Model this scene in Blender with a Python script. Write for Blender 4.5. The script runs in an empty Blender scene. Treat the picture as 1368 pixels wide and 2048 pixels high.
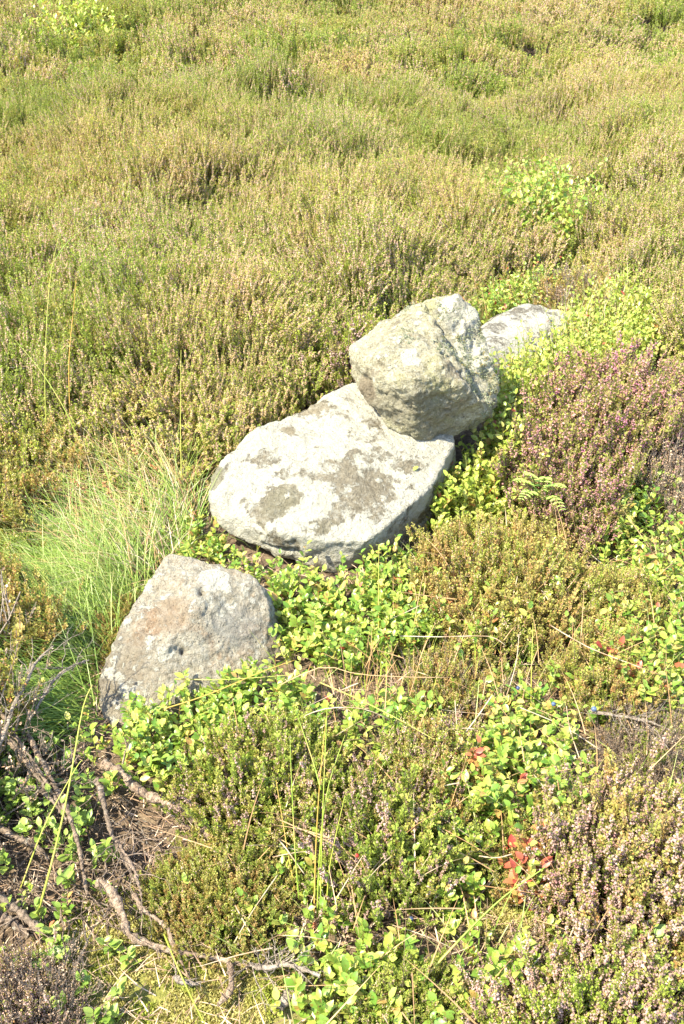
import bpy, bmesh, math, random
import numpy as np
from mathutils import Vector, Matrix

random.seed(7)
RNG = np.random.default_rng(11)
S = bpy.context.scene
COL = S.collection
D = bpy.data

# ---------------------------------------------------------------- camera
CAM_H = 1.5
PITCH = math.radians(33.4)
FPX = 1991.0
cam_d = D.cameras.new('camera'); cam = D.objects.new('camera', cam_d); COL.objects.link(cam)
cam.location = (0, 0, CAM_H)
cam.rotation_euler = (math.pi/2 - PITCH, 0, 0)
cam_d.sensor_fit = 'VERTICAL'; cam_d.sensor_height = 36.0; cam_d.lens = 36.0*FPX/2048
cam_d.clip_start = 0.05; cam_d.clip_end = 3000
S.camera = cam

# ---------------------------------------------------------------- light
SUN_DIR = Vector((-0.64, -0.32, 1.0)).normalized()        # towards the sun
elev = math.asin(SUN_DIR.z)
w = D.worlds.new('World'); S.world = w; w.use_nodes = True
nt = w.node_tree
bg = nt.nodes['Background']
sky = nt.nodes.new('ShaderNodeTexSky'); sky.sky_type = 'NISHITA'; sky.sun_disc = False
sky.sun_elevation = elev; sky.sun_rotation = math.atan2(SUN_DIR.x, SUN_DIR.y)
nt.links.new(sky.outputs[0], bg.inputs[0]); bg.inputs[1].default_value = 0.15
sl = D.lights.new('sun', 'SUN'); sun = D.objects.new('sun', sl); COL.objects.link(sun)
sl.energy = 4.3; sl.angle = math.radians(0.5); sl.color = (1.0, 0.94, 0.74)
sun.rotation_euler = SUN_DIR.to_track_quat('Z', 'Y').to_euler()
sun.location = (-5, 0, 6)
S.view_settings.view_transform = 'Standard'; S.view_settings.look = 'None'
S.view_settings.gamma = 1; S.view_settings.use_curve_mapping = False
S.view_settings.exposure = 1.72
S.render.engine = 'CYCLES'
S.cycles.max_bounces = 6; S.cycles.diffuse_bounces = 3; S.cycles.transmission_bounces = 4
S.cycles.transparent_max_bounces = 4

# ---------------------------------------------------------------- geometry helpers
cp, sp_ = math.cos(PITCH), math.sin(PITCH)
def ray(px, py):
    u = px-684.0; v = 1024.0-py
    return np.array([u, cp*FPX + sp_*v, -sp_*FPX + cp*v])
def Pz(px, py, z=0.0):            # the place at height z seen in that direction
    d = ray(px, py); t = (z-CAM_H)/d[2]
    return np.array([d[0]*t, d[1]*t, z])
def Py(px, py, Y):
    d = ray(px, py); t = Y/d[1]
    return np.array([d[0]*t, Y, CAM_H+d[2]*t])

def _hash(ix, iy, iz, seed):
    h = (ix.astype(np.int64)*374761393 + iy.astype(np.int64)*668265263 + iz.astype(np.int64)*2147483647 + seed*974634777) & 0xffffffff
    h = ((h ^ (h >> 13))*1274126177) & 0xffffffff
    h = (h ^ (h >> 16)) & 0xffffffff
    h = (h*2246822519) & 0xffffffff
    return ((h ^ (h >> 15)) & 0xffffff)/float(0xffffff)
def vnoise(p, seed=0):            # value noise 0..1
    p = np.asarray(p, float)
    if p.ndim == 1: p = p[None]
    if p.shape[1] == 2: p = np.c_[p, np.zeros(len(p))]
    i = np.floor(p); f = p-i; u = f*f*(3-2*f)
    r = 0
    for dx in (0, 1):
        for dy in (0, 1):
            for dz in (0, 1):
                wgt = (u[:,0] if dx else 1-u[:,0])*(u[:,1] if dy else 1-u[:,1])*(u[:,2] if dz else 1-u[:,2])
                r = r + wgt*_hash(i[:,0]+dx, i[:,1]+dy, i[:,2]+dz, seed)
    return r
def fbm(p, seed=0, octv=4):
    p = np.asarray(p, float); a = 0.5; s = 0; tot = 0
    for k in range(octv):
        s = s + a*vnoise(p*(2.03**k), seed+k*17); tot += a; a *= 0.5
    return s/tot

def ground(x, y):
    x = np.atleast_1d(np.asarray(x, float)); y = np.atleast_1d(np.asarray(y, float))
    r = np.hypot(x, y)
    far = np.clip((r-2.6)/3.0, 0, 1)
    p = np.c_[x, y]
    h = (fbm(p*5, 3, 3)-.5)*0.05*np.clip(1.3-far, .2, 1)
    h += far*(fbm(p*1.15+7, 9, 3)-.5)*0.34
    h += far*(fbm(p*0.16+3, 21, 2)-.5)*0.9*np.clip((r-4)/12, 0, 1)
    return h

def inpoly(x, y, poly):
    x = np.asarray(x); y = np.asarray(y); ins = np.zeros(len(x), bool)
    n = len(poly); j = n-1
    for i in range(n):
        xi, yi = poly[i][0], poly[i][1]; xj, yj = poly[j][0], poly[j][1]
        c = ((yi > y) != (yj > y)) & (x < (xj-xi)*(y-yi)/((yj-yi) or 1e-9)+xi)
        ins ^= c; j = i
    return ins
def wpoly(pix, z): return [tuple(Pz(a, b, z)[:2]) for a, b in pix]
def sample_poly(poly, n, rng, soft=0.02):
    xs = [p[0] for p in poly]; ys = [p[1] for p in poly]
    ox, oy = [], []; tot = 0
    while tot < n:
        x = rng.uniform(min(xs)-soft*2, max(xs)+soft*2, n*3); y = rng.uniform(min(ys)-soft*2, max(ys)+soft*2, n*3)
        k = inpoly(x+rng.normal(0, soft, n*3), y+rng.normal(0, soft, n*3), poly)
        ox.append(x[k]); oy.append(y[k]); tot += k.sum()
    return np.concatenate(ox)[:n], np.concatenate(oy)[:n]
def area(poly):
    a = 0
    for i in range(len(poly)):
        a += poly[i-1][0]*poly[i][1]-poly[i][0]*poly[i-1][1]
    return abs(a)/2

class MB:
    """collects pieces and links them as one mesh"""
    def __init__(s): s.v = []; s.f = []; s.m = []; s.r = []; s.n = 0
    def add(s, v, f, mat=0, rnd=0.0):
        v = np.asarray(v, float).reshape(-1, 3); f = np.asarray(f, int)
        s.v.append(v); s.f.append(f+s.n); s.m.append(np.full(len(f), mat))
        s.r.append(np.full(len(v), rnd) if np.isscalar(rnd) else np.asarray(rnd)); s.n += len(v)
    def batch(s, base_v, base_f, M, mat=0, rnd=None):
        k = len(M)
        if k == 0: return
        v = np.einsum('kij,nj->kni', M[:, :3, :3], base_v)+M[:, None, :3, 3]
        f = (base_f[None]+(np.arange(k)*len(base_v))[:, None, None]).reshape(-1, base_f.shape[1])
        r = np.zeros(k) if rnd is None else rnd
        s.v.append(v.reshape(-1, 3)); s.f.append(f+s.n); s.m.append(np.full(len(f), mat))
        s.r.append(np.repeat(r, len(base_v))); s.n += k*len(base_v)
    def tube(s, pts, rad, sides=5, mat=0, rnd=0.0, cap=True):
        pts = np.asarray(pts, float); n = len(pts)
        rad = np.full(n, rad) if np.isscalar(rad) else np.asarray(rad, float)
        tan = np.gradient(pts, axis=0); tan /= np.linalg.norm(tan, axis=1)[:, None]+1e-12
        up = np.array([0, 0, 1.0]) if abs(tan[0][2]) < .9 else np.array([1.0, 0, 0])
        vs = []
        a = np.cross(tan[0], up); a /= np.linalg.norm(a)
        for i in range(n):
            a = a-tan[i]*a.dot(tan[i]); a /= np.linalg.norm(a)+1e-12
            b = np.cross(tan[i], a)
            for k in range(sides):
                q = 2*math.pi*k/sides
                vs.append(pts[i]+rad[i]*(a*math.cos(q)+b*math.sin(q)))
        fs = []
        for i in range(n-1):
            for k in range(sides):
                p0 = i*sides+k; p1 = i*sides+(k+1) % sides
                fs.append((p0, p1, p1+sides)); fs.append((p0, p1+sides, p0+sides))
        if cap:
            for k in range(1, sides-1):
                fs.append((0, k+1, k)); o = (n-1)*sides; fs.append((o, o+k, o+k+1))
        s.add(vs, fs, mat, rnd)
    def mesh(s, name, mats, smooth=False):
        me = D.meshes.new(name)
        v = np.concatenate(s.v); f = np.concatenate(s.f); m = np.concatenate(s.m)
        me.vertices.add(len(v)); me.vertices.foreach_set('co', v.ravel().astype('f'))
        me.loops.add(f.size); me.loops.foreach_set('vertex_index', f.ravel().astype('i'))
        me.polygons.add(len(f)); me.polygons.foreach_set('loop_start', np.arange(0, f.size, 3, dtype='i'))
        me.polygons.foreach_set('loop_total', np.full(len(f), 3, dtype='i'))
        me.polygons.foreach_set('material_index', m.astype('i'))
        me.polygons.foreach_set('use_smooth', np.full(len(f), bool(smooth)))
        for x in mats: me.materials.append(x)
        at = me.attributes.new('rnd', 'FLOAT', 'POINT'); at.data.foreach_set('value', np.concatenate(s.r).astype('f'))
        me.update(); me.validate()
        return me

def link(name, data, parent=None, loc=None):
    o = D.objects.new(name, data); COL.objects.link(o)
    if parent is not None: o.parent = parent
    if loc is not None: o.location = loc
    return o
def tag(o, label, cat, group=None, kind=None):
    if label: o['label'] = label
    if cat: o['category'] = cat
    if group: o['group'] = group
    if kind: o['kind'] = kind
    return o

def frames(d, nrm, scale, loc):
    """k matrices: local +y along d, local +z near nrm"""
    d = d/(np.linalg.norm(d, axis=1)[:, None]+1e-9)
    x = np.cross(d, nrm); x /= (np.linalg.norm(x, axis=1)[:, None]+1e-9)
    z = np.cross(x, d)
    M = np.zeros((len(d), 4, 4)); sc = np.asarray(scale).reshape(-1, 1)
    M[:, :3, 0] = x*sc; M[:, :3, 1] = d*sc; M[:, :3, 2] = z*sc; M[:, :3, 3] = loc; M[:, 3, 3] = 1
    return M

# ---------------------------------------------------------------- materials
def new_mat(name):
    m = D.materials.new(name); m.use_nodes = True; t = m.node_tree; t.nodes.clear()
    return m, t
def N(t, typ, **kw):
    n = t.nodes.new(typ)
    for k, v in kw.items(): setattr(n, k, v)
    return n
def ramp(t, src, stops, interp='LINEAR'):
    r = N(t, 'ShaderNodeValToRGB'); r.color_ramp.interpolation = interp
    e = r.color_ramp.elements
    while len(e) > 2: e.remove(e[-1])
    for i, (p, c) in enumerate(stops):
        if i > 1: e.new(p)
        e[i].position = p; e[i].color = (*c, 1) if len(c) == 3 else c
    if src is not None: t.links.new(src, r.inputs[0])
    return r
def noise(t, vec, scale, detail=4, rough=.55, dist=0.0):
    n = N(t, 'ShaderNodeTexNoise'); n.inputs['Scale'].default_value = scale
    n.inputs['Detail'].default_value = detail; n.inputs['Roughness'].default_value = rough
    n.inputs['Distortion'].default_value = dist
    if vec is not None: t.links.new(vec, n.inputs['Vector'])
    return n
def mix(t, fac, a, b, mode='MIX'):
    n = N(t, 'ShaderNodeMix', data_type='RGBA', blend_type=mode)
    for s, val in ((0, fac), (6, a), (7, b)):
        if isinstance(val, bpy.types.NodeSocket): t.links.new(val, n.inputs[s])
        elif s == 0: n.inputs[0].default_value = val
        else: n.inputs[s].default_value = (*val, 1)
    return n.outputs[2]
def math_n(t, op, a, b=None, clamp=False):
    n = N(t, 'ShaderNodeMath', operation=op, use_clamp=clamp)
    for s, val in ((0, a), (1, b)):
        if val is None: continue
        if isinstance(val, bpy.types.NodeSocket): t.links.new(val, n.inputs[s])
        else: n.inputs[s].default_value = val
    return n.outputs[0]

def plant_mat(name, stops, patch=None, patch_scale=1.5, patch_lo=.42, patch_hi=.6, trans=.35, rough=.55, spec=.25, tcol=None, mottled=0.0):
    """leaf-like surface; hue picked at random per piece, plus a real-world patchiness by place"""
    m, t = new_mat(name)
    oi = N(t, 'ShaderNodeObjectInfo'); at = N(t, 'ShaderNodeAttribute', attribute_name='rnd')
    r = math_n(t, 'FRACT', math_n(t, 'ADD', oi.outputs['Random'], at.outputs['Fac']))
    c = ramp(t, r, stops).outputs[0]
    g = N(t, 'ShaderNodeNewGeometry')
    if patch is not None:
        nn = noise(t, g.outputs['Position'], patch_scale, 3, .6)
        f = ramp(t, nn.outputs[0], [(patch_lo, (0, 0, 0)), (patch_hi, (1, 1, 1))]).outputs[0]
        c = mix(t, f, c, patch)
    if mottled:
        n2 = noise(t, g.outputs['Position'], 240, 2, .6)
        f2 = ramp(t, n2.outputs[0], [(.55, (0, 0, 0)), (.72, (mottled,)*3)]).outputs[0]
        c = mix(t, f2, c, (.22, .09, .02))
    b = N(t, 'ShaderNodeBsdfPrincipled'); b.inputs['Roughness'].default_value = rough
    b.inputs['Specular IOR Level'].default_value = spec
    t.links.new(c, b.inputs['Base Color'])
    tr = N(t, 'ShaderNodeBsdfTranslucent')
    tc = mix(t, 1.0, c, tcol or (1.0, 1.0, .55), 'MULTIPLY'); t.links.new(tc, tr.inputs[0])
    ms = N(t, 'ShaderNodeMixShader'); ms.inputs[0].default_value = trans
    t.links.new(b.outputs[0], ms.inputs[1]); t.links.new(tr.outputs[0], ms.inputs[2])
    o = N(t, 'ShaderNodeOutputMaterial'); t.links.new(ms.outputs[0], o.inputs[0])
    return m

def wood_mat(name, a, b_, scale=60):
    m, t = new_mat(name)
    g = N(t, 'ShaderNodeNewGeometry'); oi = N(t, 'ShaderNodeObjectInfo')
    n1 = noise(t, g.outputs['Position'], scale, 6, .8, .5)
    c = ramp(t, n1.outputs[0], [(.36, a), (.6, b_)]).outputs[0]
    n7 = noise(t, g.outputs['Position'], scale*6, 4, .75)
    c = mix(t, ramp(t, n7.outputs[0], [(.42, (.8, .8, .8)), (.52, (0, 0, 0))]).outputs[0], c, tuple(q*.35 for q in a))
    n8 = noise(t, g.outputs['Position'], scale*1.7, 5, .7)
    c = mix(t, ramp(t, n8.outputs[0], [(.58, (0, 0, 0)), (.66, (.7, .7, .7))]).outputs[0], c, (.42, .40, .33))
    c = mix(t, math_n(t, 'MULTIPLY', oi.outputs['Random'], .3), c, (.30, .24, .18))
    b = N(t, 'ShaderNodeBsdfPrincipled'); b.inputs['Roughness'].default_value = .8
    b.inputs['Specular IOR Level'].default_value = .15
    t.links.new(c, b.inputs['Base Color'])
    bu = N(t, 'ShaderNodeBump'); bu.inputs['Strength'].default_value = 1; bu.inputs['Distance'].default_value = .006
    n2 = noise(t, g.outputs['Position'], scale*4, 4, .7)
    t.links.new(n2.outputs[0], bu.inputs['Height']); t.links.new(bu.outputs[0], b.inputs['Normal'])
    o = N(t, 'ShaderNodeOutputMaterial'); t.links.new(b.outputs[0], o.inputs[0])
    return m

M_ = {}
# heather greens / flowers
M_['h_green'] = plant_mat('heather_foliage', [(0, (.34, .39, .06)), (.5, (.44, .46, .085)), (.85, (.56, .49, .14)), (1, (.60, .42, .17))], patch=(.33, .41, .06), patch_scale=.9)
M_['h_flower'] = plant_mat('heather_flower', [(0, (.72, .46, .36)), (.4, (.80, .58, .45)), (.8, (.74, .52, .33)), (1, (.85, .73, .63))], patch=(.70, .50, .29), patch_scale=.6, trans=.3, tcol=(1, .88, .75))
M_['h_green_lush'] = plant_mat('heather_foliage_lush', [(0, (.25, .32, .05)), (.6, (.35, .41, .08)), (.9, (.47, .44, .11)), (1, (.50, .36, .13))])
M_['h_golden'] = plant_mat('heather_foliage_golden', [(0, (.36, .38, .09)), (.5, (.48, .42, .12)), (.85, (.56, .36, .15)), (1, (.38, .42, .10))])
M_['h_olive'] = plant_mat('heather_foliage_olive', [(0, (.27, .31, .06)), (.6, (.37, .36, .09)), (1, (.46, .33, .14))])
M_['h_pink'] = plant_mat('heather_flower_pink', [(0, (.50, .24, .25)), (.5, (.60, .33, .31)), (1, (.58, .38, .28))], patch=(.62, .27, .36), patch_scale=12.0, patch_lo=.48, patch_hi=.6, tcol=(1, .8, .8))
M_['h_mauve'] = plant_mat('heather_flower_mauve', [(0, (.54, .27, .28)), (.5, (.66, .36, .35)), (1, (.62, .38, .31))], tcol=(1, .85, .8))
M_['h_pale'] = plant_mat('heather_flower_pale', [(0, (.44, .27, .23)), (.5, (.54, .36, .31)), (1, (.68, .50, .44))], tcol=(1, .85, .8))
M_['h_russet'] = plant_mat('heather_flower_russet', [(0, (0.567, 0.297, 0.121)), (.5, (0.648, 0.405, 0.189)), (1, (0.513, 0.230, 0.081))], tcol=(1, .8, .6))
M_['wood'] = wood_mat('heather_wood', (0.160, 0.104, 0.072), (0.480, 0.352, 0.272))
M_['wood_dead'] = wood_mat('dead_wood', (.22, .17, .13), (.46, .38, .31))
M_['bark'] = wood_mat('bark', (.17, .11, .075), (.40, .29, .20), 40)
M_['bark_dark'] = wood_mat('bark_dark', (.10, .07, .05), (.32, .235, .17), 40)
# bilberry leaves
M_['leaf'] = plant_mat('bilberry_leaf', [(0, (.13, .27, .035)), (.3, (.26, .40, .06)), (.6, (.38, .49, .08)), (.85, (.50, .55, .11)), (.95, (.60, .53, .15)), (1, (.55, .30, .10))], trans=.35, rough=.36, spec=.5, mottled=.7)
M_['leaf_yellow'] = plant_mat('bilberry_leaf_yellow', [(0, (.30, .43, .06)), (.6, (.46, .54, .10)), (.95, (.62, .57, .16)), (1, (.6, .36, .13))], trans=.38, rough=.36, spec=.5, mottled=.6)  # lighter, yellower leaf colour
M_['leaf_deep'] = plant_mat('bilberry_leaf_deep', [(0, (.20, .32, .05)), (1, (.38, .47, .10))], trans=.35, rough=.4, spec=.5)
M_['leaf_red'] = plant_mat('bilberry_leaf_red', [(0, (.40, .07, .05)), (.4, (.52, .15, .08)), (.7, (.56, .27, .10)), (1, (.50, .40, .10))], trans=.35, rough=.4, spec=.5, tcol=(1, .6, .4))
M_['stem_green'] = plant_mat('bilberry_stem', [(0, (.18, .24, .05)), (.7, (.24, .24, .07)), (1, (.26, .13, .05))], trans=.15)
M_['grass'] = plant_mat('grass_blade', [(0, (.20, .32, .05)), (.4, (.32, .42, .08)), (.75, (.46, .51, .16)), (1, (.64, .58, .32))], patch=(.44, .38, .16), patch_scale=8, patch_lo=.52, patch_hi=.68, trans=.35, rough=.4, spec=.4)
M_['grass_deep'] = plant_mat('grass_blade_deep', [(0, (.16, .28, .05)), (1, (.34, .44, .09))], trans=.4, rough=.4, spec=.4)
M_['rush'] = plant_mat('rush_stem', [(0, (.22, .34, .04)), (.5, (.32, .38, .05)), (1, (.42, .38, .07))], patch=(.44, .34, .10), patch_scale=14, patch_lo=.5, patch_hi=.62, trans=.1, rough=.45, spec=.4)
M_['rush_orange'] = plant_mat('rush_stem_orange', [(0, (.48, .26, .05)), (1, (.44, .34, .08))], trans=.1, rough=.5)
M_['straw'] = plant_mat('dry_straw', [(0, (.44, .34, .23)), (1, (.58, .49, .37))], patch=(.34, .22, .13), patch_scale=30, patch_lo=.45, patch_hi=.6, trans=.1, rough=.55, tcol=(1, .95, .8))
M_['straw_brown'] = plant_mat('dry_straw_brown', [(0, (.36, .20, .09)), (1, (.50, .33, .17))], trans=.1, rough=.5, tcol=(1, .95, .8))
M_['fern'] = plant_mat('fern_leaf', [(0, (.40, .58, .12)), (1, (.52, .66, .18))], trans=.45)
M_['moss'] = plant_mat('moss', [(0, (.46, .40, .15)), (.5, (.58, .50, .22)), (1, (.40, .38, .10))], patch=(.36, .40, .07), patch_scale=14, patch_lo=.5, patch_hi=.62, trans=.3)
M_['litter'] = plant_mat('dry_litter', [(0, (0.192, 0.120, 0.072)), (.5, (0.416, 0.272, 0.176)), (1, (0.704, 0.528, 0.384))], trans=.05, tcol=(1, .9, .8))
M_['lichen_tuft'] = plant_mat('lichen_tuft', [(0, (.17, .19, .11)), (.6, (.33, .34, .23)), (.85, (.15, .17, .07)), (1, (.30, .22, .08))], trans=.1, tcol=(1, 1, .9))

def rock_mat(name, base_a, base_b, lichen, cover, scale, dark, stains_and_shade=(), warm=None, green=None):
    """stone with crusts of pale lichen; stains: (world centre, radius, colour) real discolourations, and shade painted in as darker colour"""
    m, t = new_mat(name)
    g = N(t, 'ShaderNodeNewGeometry'); P = g.outputs['Position']
    b1 = noise(t, P, 9, 6, .65); c = ramp(t, b1.outputs[0], [(.3, base_a), (.7, base_b)]).outputs[0]
    if warm is not None:
        nw = noise(t, P, 11, 5, .6, .6)
        c = mix(t, ramp(t, nw.outputs[0], [(.55, (0, 0, 0)), (.68, (.7, .7, .7))]).outputs[0], c, warm)
    if green is not None:
        ng = noise(t, P, 7, 5, .7)
        c = mix(t, ramp(t, ng.outputs[0], [(.5, (0, 0, 0)), (.66, (.65, .65, .65))]).outputs[0], c, green)
    # speckle
    n3 = noise(t, P, 190, 4, .75)
    c = mix(t, ramp(t, n3.outputs[0], [(.56, (0, 0, 0)), (.68, (.6, .6, .6))]).outputs[0], c, dark)
    n4 = noise(t, P, 120, 4, .7)
    c = mix(t, ramp(t, n4.outputs[0], [(.58, (0, 0, 0)), (.66, (.55, .55, .55))]).outputs[0], c, lichen)
    v9 = N(t, 'ShaderNodeTexVoronoi'); v9.inputs['Scale'].default_value = 85; t.links.new(P, v9.inputs['Vector'])
    pit = ramp(t, v9.outputs['Distance'], [(.10, (1, 1, 1)), (.24, (0, 0, 0))]).outputs[0]
    n9 = noise(t, P, 20, 5, .7); pit = math_n(t, 'MULTIPLY', pit, ramp(t, n9.outputs[0], [(.48, (0, 0, 0)), (.6, (.8, .8, .8))]).outputs[0])
    c = mix(t, pit, c, dark)
    n10 = noise(t, P, 70, 6, .8)
    c = mix(t, ramp(t, n10.outputs[0], [(.5, (0, 0, 0)), (.62, (.55, .55, .55))]).outputs[0], c, lichen)
    c = mix(t, ramp(t, n10.outputs[0], [(.34, (.6, .6, .6)), (.46, (0, 0, 0))]).outputs[0], c, dark)
    # crust of lichen with crisp ragged edges, fewer where a stain or painted shade lies
    nl = noise(t, P, scale, 12, .74, .15)
    wv = noise(t, P, 30, 6, .7)
    wp = N(t, 'ShaderNodeVectorMath', operation='MULTIPLY_ADD'); t.links.new(wv.outputs['Color'], wp.inputs[0]); wp.inputs[1].default_value = (.03, .03, .03); t.links.new(P, wp.inputs[2])
    vo = N(t, 'ShaderNodeTexVoronoi'); vo.inputs['Scale'].default_value = 26; t.links.new(wp.outputs[0], vo.inputs['Vector'])
    spot = math_n(t, 'MULTIPLY', math_n(t, 'SUBTRACT', .32, vo.outputs['Distance']), .38)
    fac = math_n(t, 'ADD', nl.outputs[0], math_n(t, 'MAXIMUM', spot, -.03))
    stain_shade_cols = []
    for (ctr, rad, colr, push) in stains_and_shade:
        vm = N(t, 'ShaderNodeVectorMath', operation='DISTANCE'); t.links.new(P, vm.inputs[0]); vm.inputs[1].default_value = ctr
        dn = noise(t, P, 14, 5, .65)
        dd = math_n(t, 'ADD', vm.outputs['Value'], math_n(t, 'MULTIPLY', math_n(t, 'SUBTRACT', dn.outputs[0], .5), rad*1.6))
        s = ramp(t, math_n(t, 'DIVIDE', dd, rad), [(.55, (1, 1, 1)), (1.0, (0, 0, 0))]).outputs[0]
        fac = math_n(t, 'SUBTRACT', fac, math_n(t, 'MULTIPLY', s, push))
        stain_shade_cols.append((s, colr))
    for s, colr in stain_shade_cols:
        if colr: c = mix(t, math_n(t, 'MULTIPLY', s, .55), c, colr)
    lf = ramp(t, fac, [(cover, (0, 0, 0)), (cover+.035, (1, 1, 1))]).outputs[0]
    n5 = noise(t, P, 60, 6, .7)
    lc = mix(t, ramp(t, n5.outputs[0], [(.35, (0, 0, 0)), (.7, (.9, .9, .9))]).outputs[0], lichen, (lichen[0]*.78, lichen[1]*.76, lichen[2]*.68))
    n6 = noise(t, P, 330, 3, .7)
    lc = mix(t, ramp(t, n6.outputs[0], [(.60, (0, 0, 0)), (.7, (.7, .7, .7))]).outputs[0], lc, dark)
    c = mix(t, lf, c, lc)
    b = N(t, 'ShaderNodeBsdfPrincipled'); b.inputs['Roughness'].default_value = .92
    b.inputs['Specular IOR Level'].default_value = .12
    t.links.new(c, b.inputs['Base Color'])
    h = math_n(t, 'ADD', math_n(t, 'MULTIPLY', n3.outputs[0], .35), math_n(t, 'MULTIPLY', noise(t, P, 45, 8, .7).outputs[0], 1.0))
    h = math_n(t, 'ADD', h, math_n(t, 'MULTIPLY', lf, .12))
    vp = N(t, 'ShaderNodeTexVoronoi'); vp.inputs['Scale'].default_value = 130; t.links.new(wp.outputs[0], vp.inputs['Vector'])
    h = math_n(t, 'ADD', h, math_n(t, 'MULTIPLY', math_n(t, 'MINIMUM', vp.outputs['Distance'], .35), .5))
    bu = N(t, 'ShaderNodeBump'); bu.inputs['Strength'].default_value = 1.0; bu.inputs['Distance'].default_value = .02
    h = math_n(t, 'SUBTRACT', h, math_n(t, 'MULTIPLY', pit, .25))
    t.links.new(h, bu.inputs['Height']); t.links.new(bu.outputs[0], b.inputs['Normal'])
    o = N(t, 'ShaderNodeOutputMaterial'); t.links.new(b.outputs[0], o.inputs[0])
    return m

# ---------------------------------------------------------------- ground
def ground_material():
    m, t = new_mat('moor_soil')
    g = N(t, 'ShaderNodeNewGeometry'); P = g.outputs['Position']
    n1 = noise(t, P, 35, 6, .7)
    c = ramp(t, n1.outputs[0], [(.3, (.06, .042, .028)), (.55, (.17, .12, .08)), (.75, (.32, .24, .16))]).outputs[0]
    at = N(t, 'ShaderNodeAttribute', attribute_name='moss')
    n2 = noise(t, P, 120, 4, .7)
    mc = ramp(t, n2.outputs[0], [(.3, (.12, .13, .03)), (.6, (.27, .25, .07)), (.8, (.36, .31, .12))]).outputs[0]
    c = mix(t, at.outputs['Fac'], c, mc)
    fa = N(t, 'ShaderNodeAttribute', attribute_name='far')
    n3 = noise(t, P, .5, 5, .6)
    fc = ramp(t, n3.outputs[0], [(.35, (.17, .13, .05)), (.6, (.13, .14, .035))]).outputs[0]
    c = mix(t, fa.outputs['Fac'], c, fc)
    b = N(t, 'ShaderNodeBsdfPrincipled'); b.inputs['Roughness'].default_value = .95
    b.inputs['Specular IOR Level'].default_value = .1
    t.links.new(c, b.inputs['Base Color'])
    bu = N(t, 'ShaderNodeBump'); bu.inputs['Strength'].default_value = .9; bu.inputs['Distance'].default_value = .01
    t.links.new(n2.outputs[0], bu.inputs['Height']); t.links.new(bu.outputs[0], b.inputs['Normal'])
    o = N(t, 'ShaderNodeOutputMaterial'); t.links.new(b.outputs[0], o.inputs[0])
    return m

MOSS1 = wpoly([(60, 1990), (150, 1840), (230, 1800), (330, 1790), (420, 1880), (560, 1930), (640, 2060), (60, 2100)], 0)
MOSS2 = wpoly([(880, 1740), (960, 1680), (1080, 1700), (1100, 1800), (1040, 1860), (900, 1830)], 0)
def build_ground():
    # rings of growing size: fine underfoot, coarse to the horizon
    a = np.r_[np.linspace(0, 5, 220), 5+np.cumsum(.03*1.045**np.arange(150))]
    a = a[a < 1500]; a = np.r_[a, 2200.]
    ax = np.r_[-a[::-1][:-1], a]
    ay = ax
    X, Y = np.meshgrid(ax, ay)
    x = X.ravel(); y = Y.ravel()
    z = ground(x, y); z = np.where(np.hypot(x, y) > 60, z*.5, z)
    nx = len(ax); ny = len(ay)
    i = np.arange(nx-1)[None]+np.arange(ny-1)[:, None]*nx; i = i.ravel()
    f = np.concatenate([np.c_[i, i+1, i+nx+1], np.c_[i, i+nx+1, i+nx]])
    mb = MB(); mb.add(np.c_[x, y, z], f)
    me = mb.mesh('ground', [ground_material()], True)
    def soft(poly):
        s = np.zeros(len(x)); near = np.hypot(x, y) < 4
        acc = np.zeros(near.sum()); r = np.random.default_rng(1)
        for k in range(14):
            acc += inpoly(x[near]+r.normal(0, .03), y[near]+r.normal(0, .03), poly)
        s[near] = acc/14; return s
    moss = np.maximum(soft(MOSS1), soft(MOSS2)*.8)
    at = me.attributes.new('moss', 'FLOAT', 'POINT'); at.data.foreach_set('value', moss.astype('f'))
    at = me.attributes.new('far', 'FLOAT', 'POINT'); at.data.foreach_set('value', np.clip((np.hypot(x, y)-9)/8, 0, 1).astype('f'))
    o = link('ground', me); o['kind'] = 'structure'
build_ground()

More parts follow.
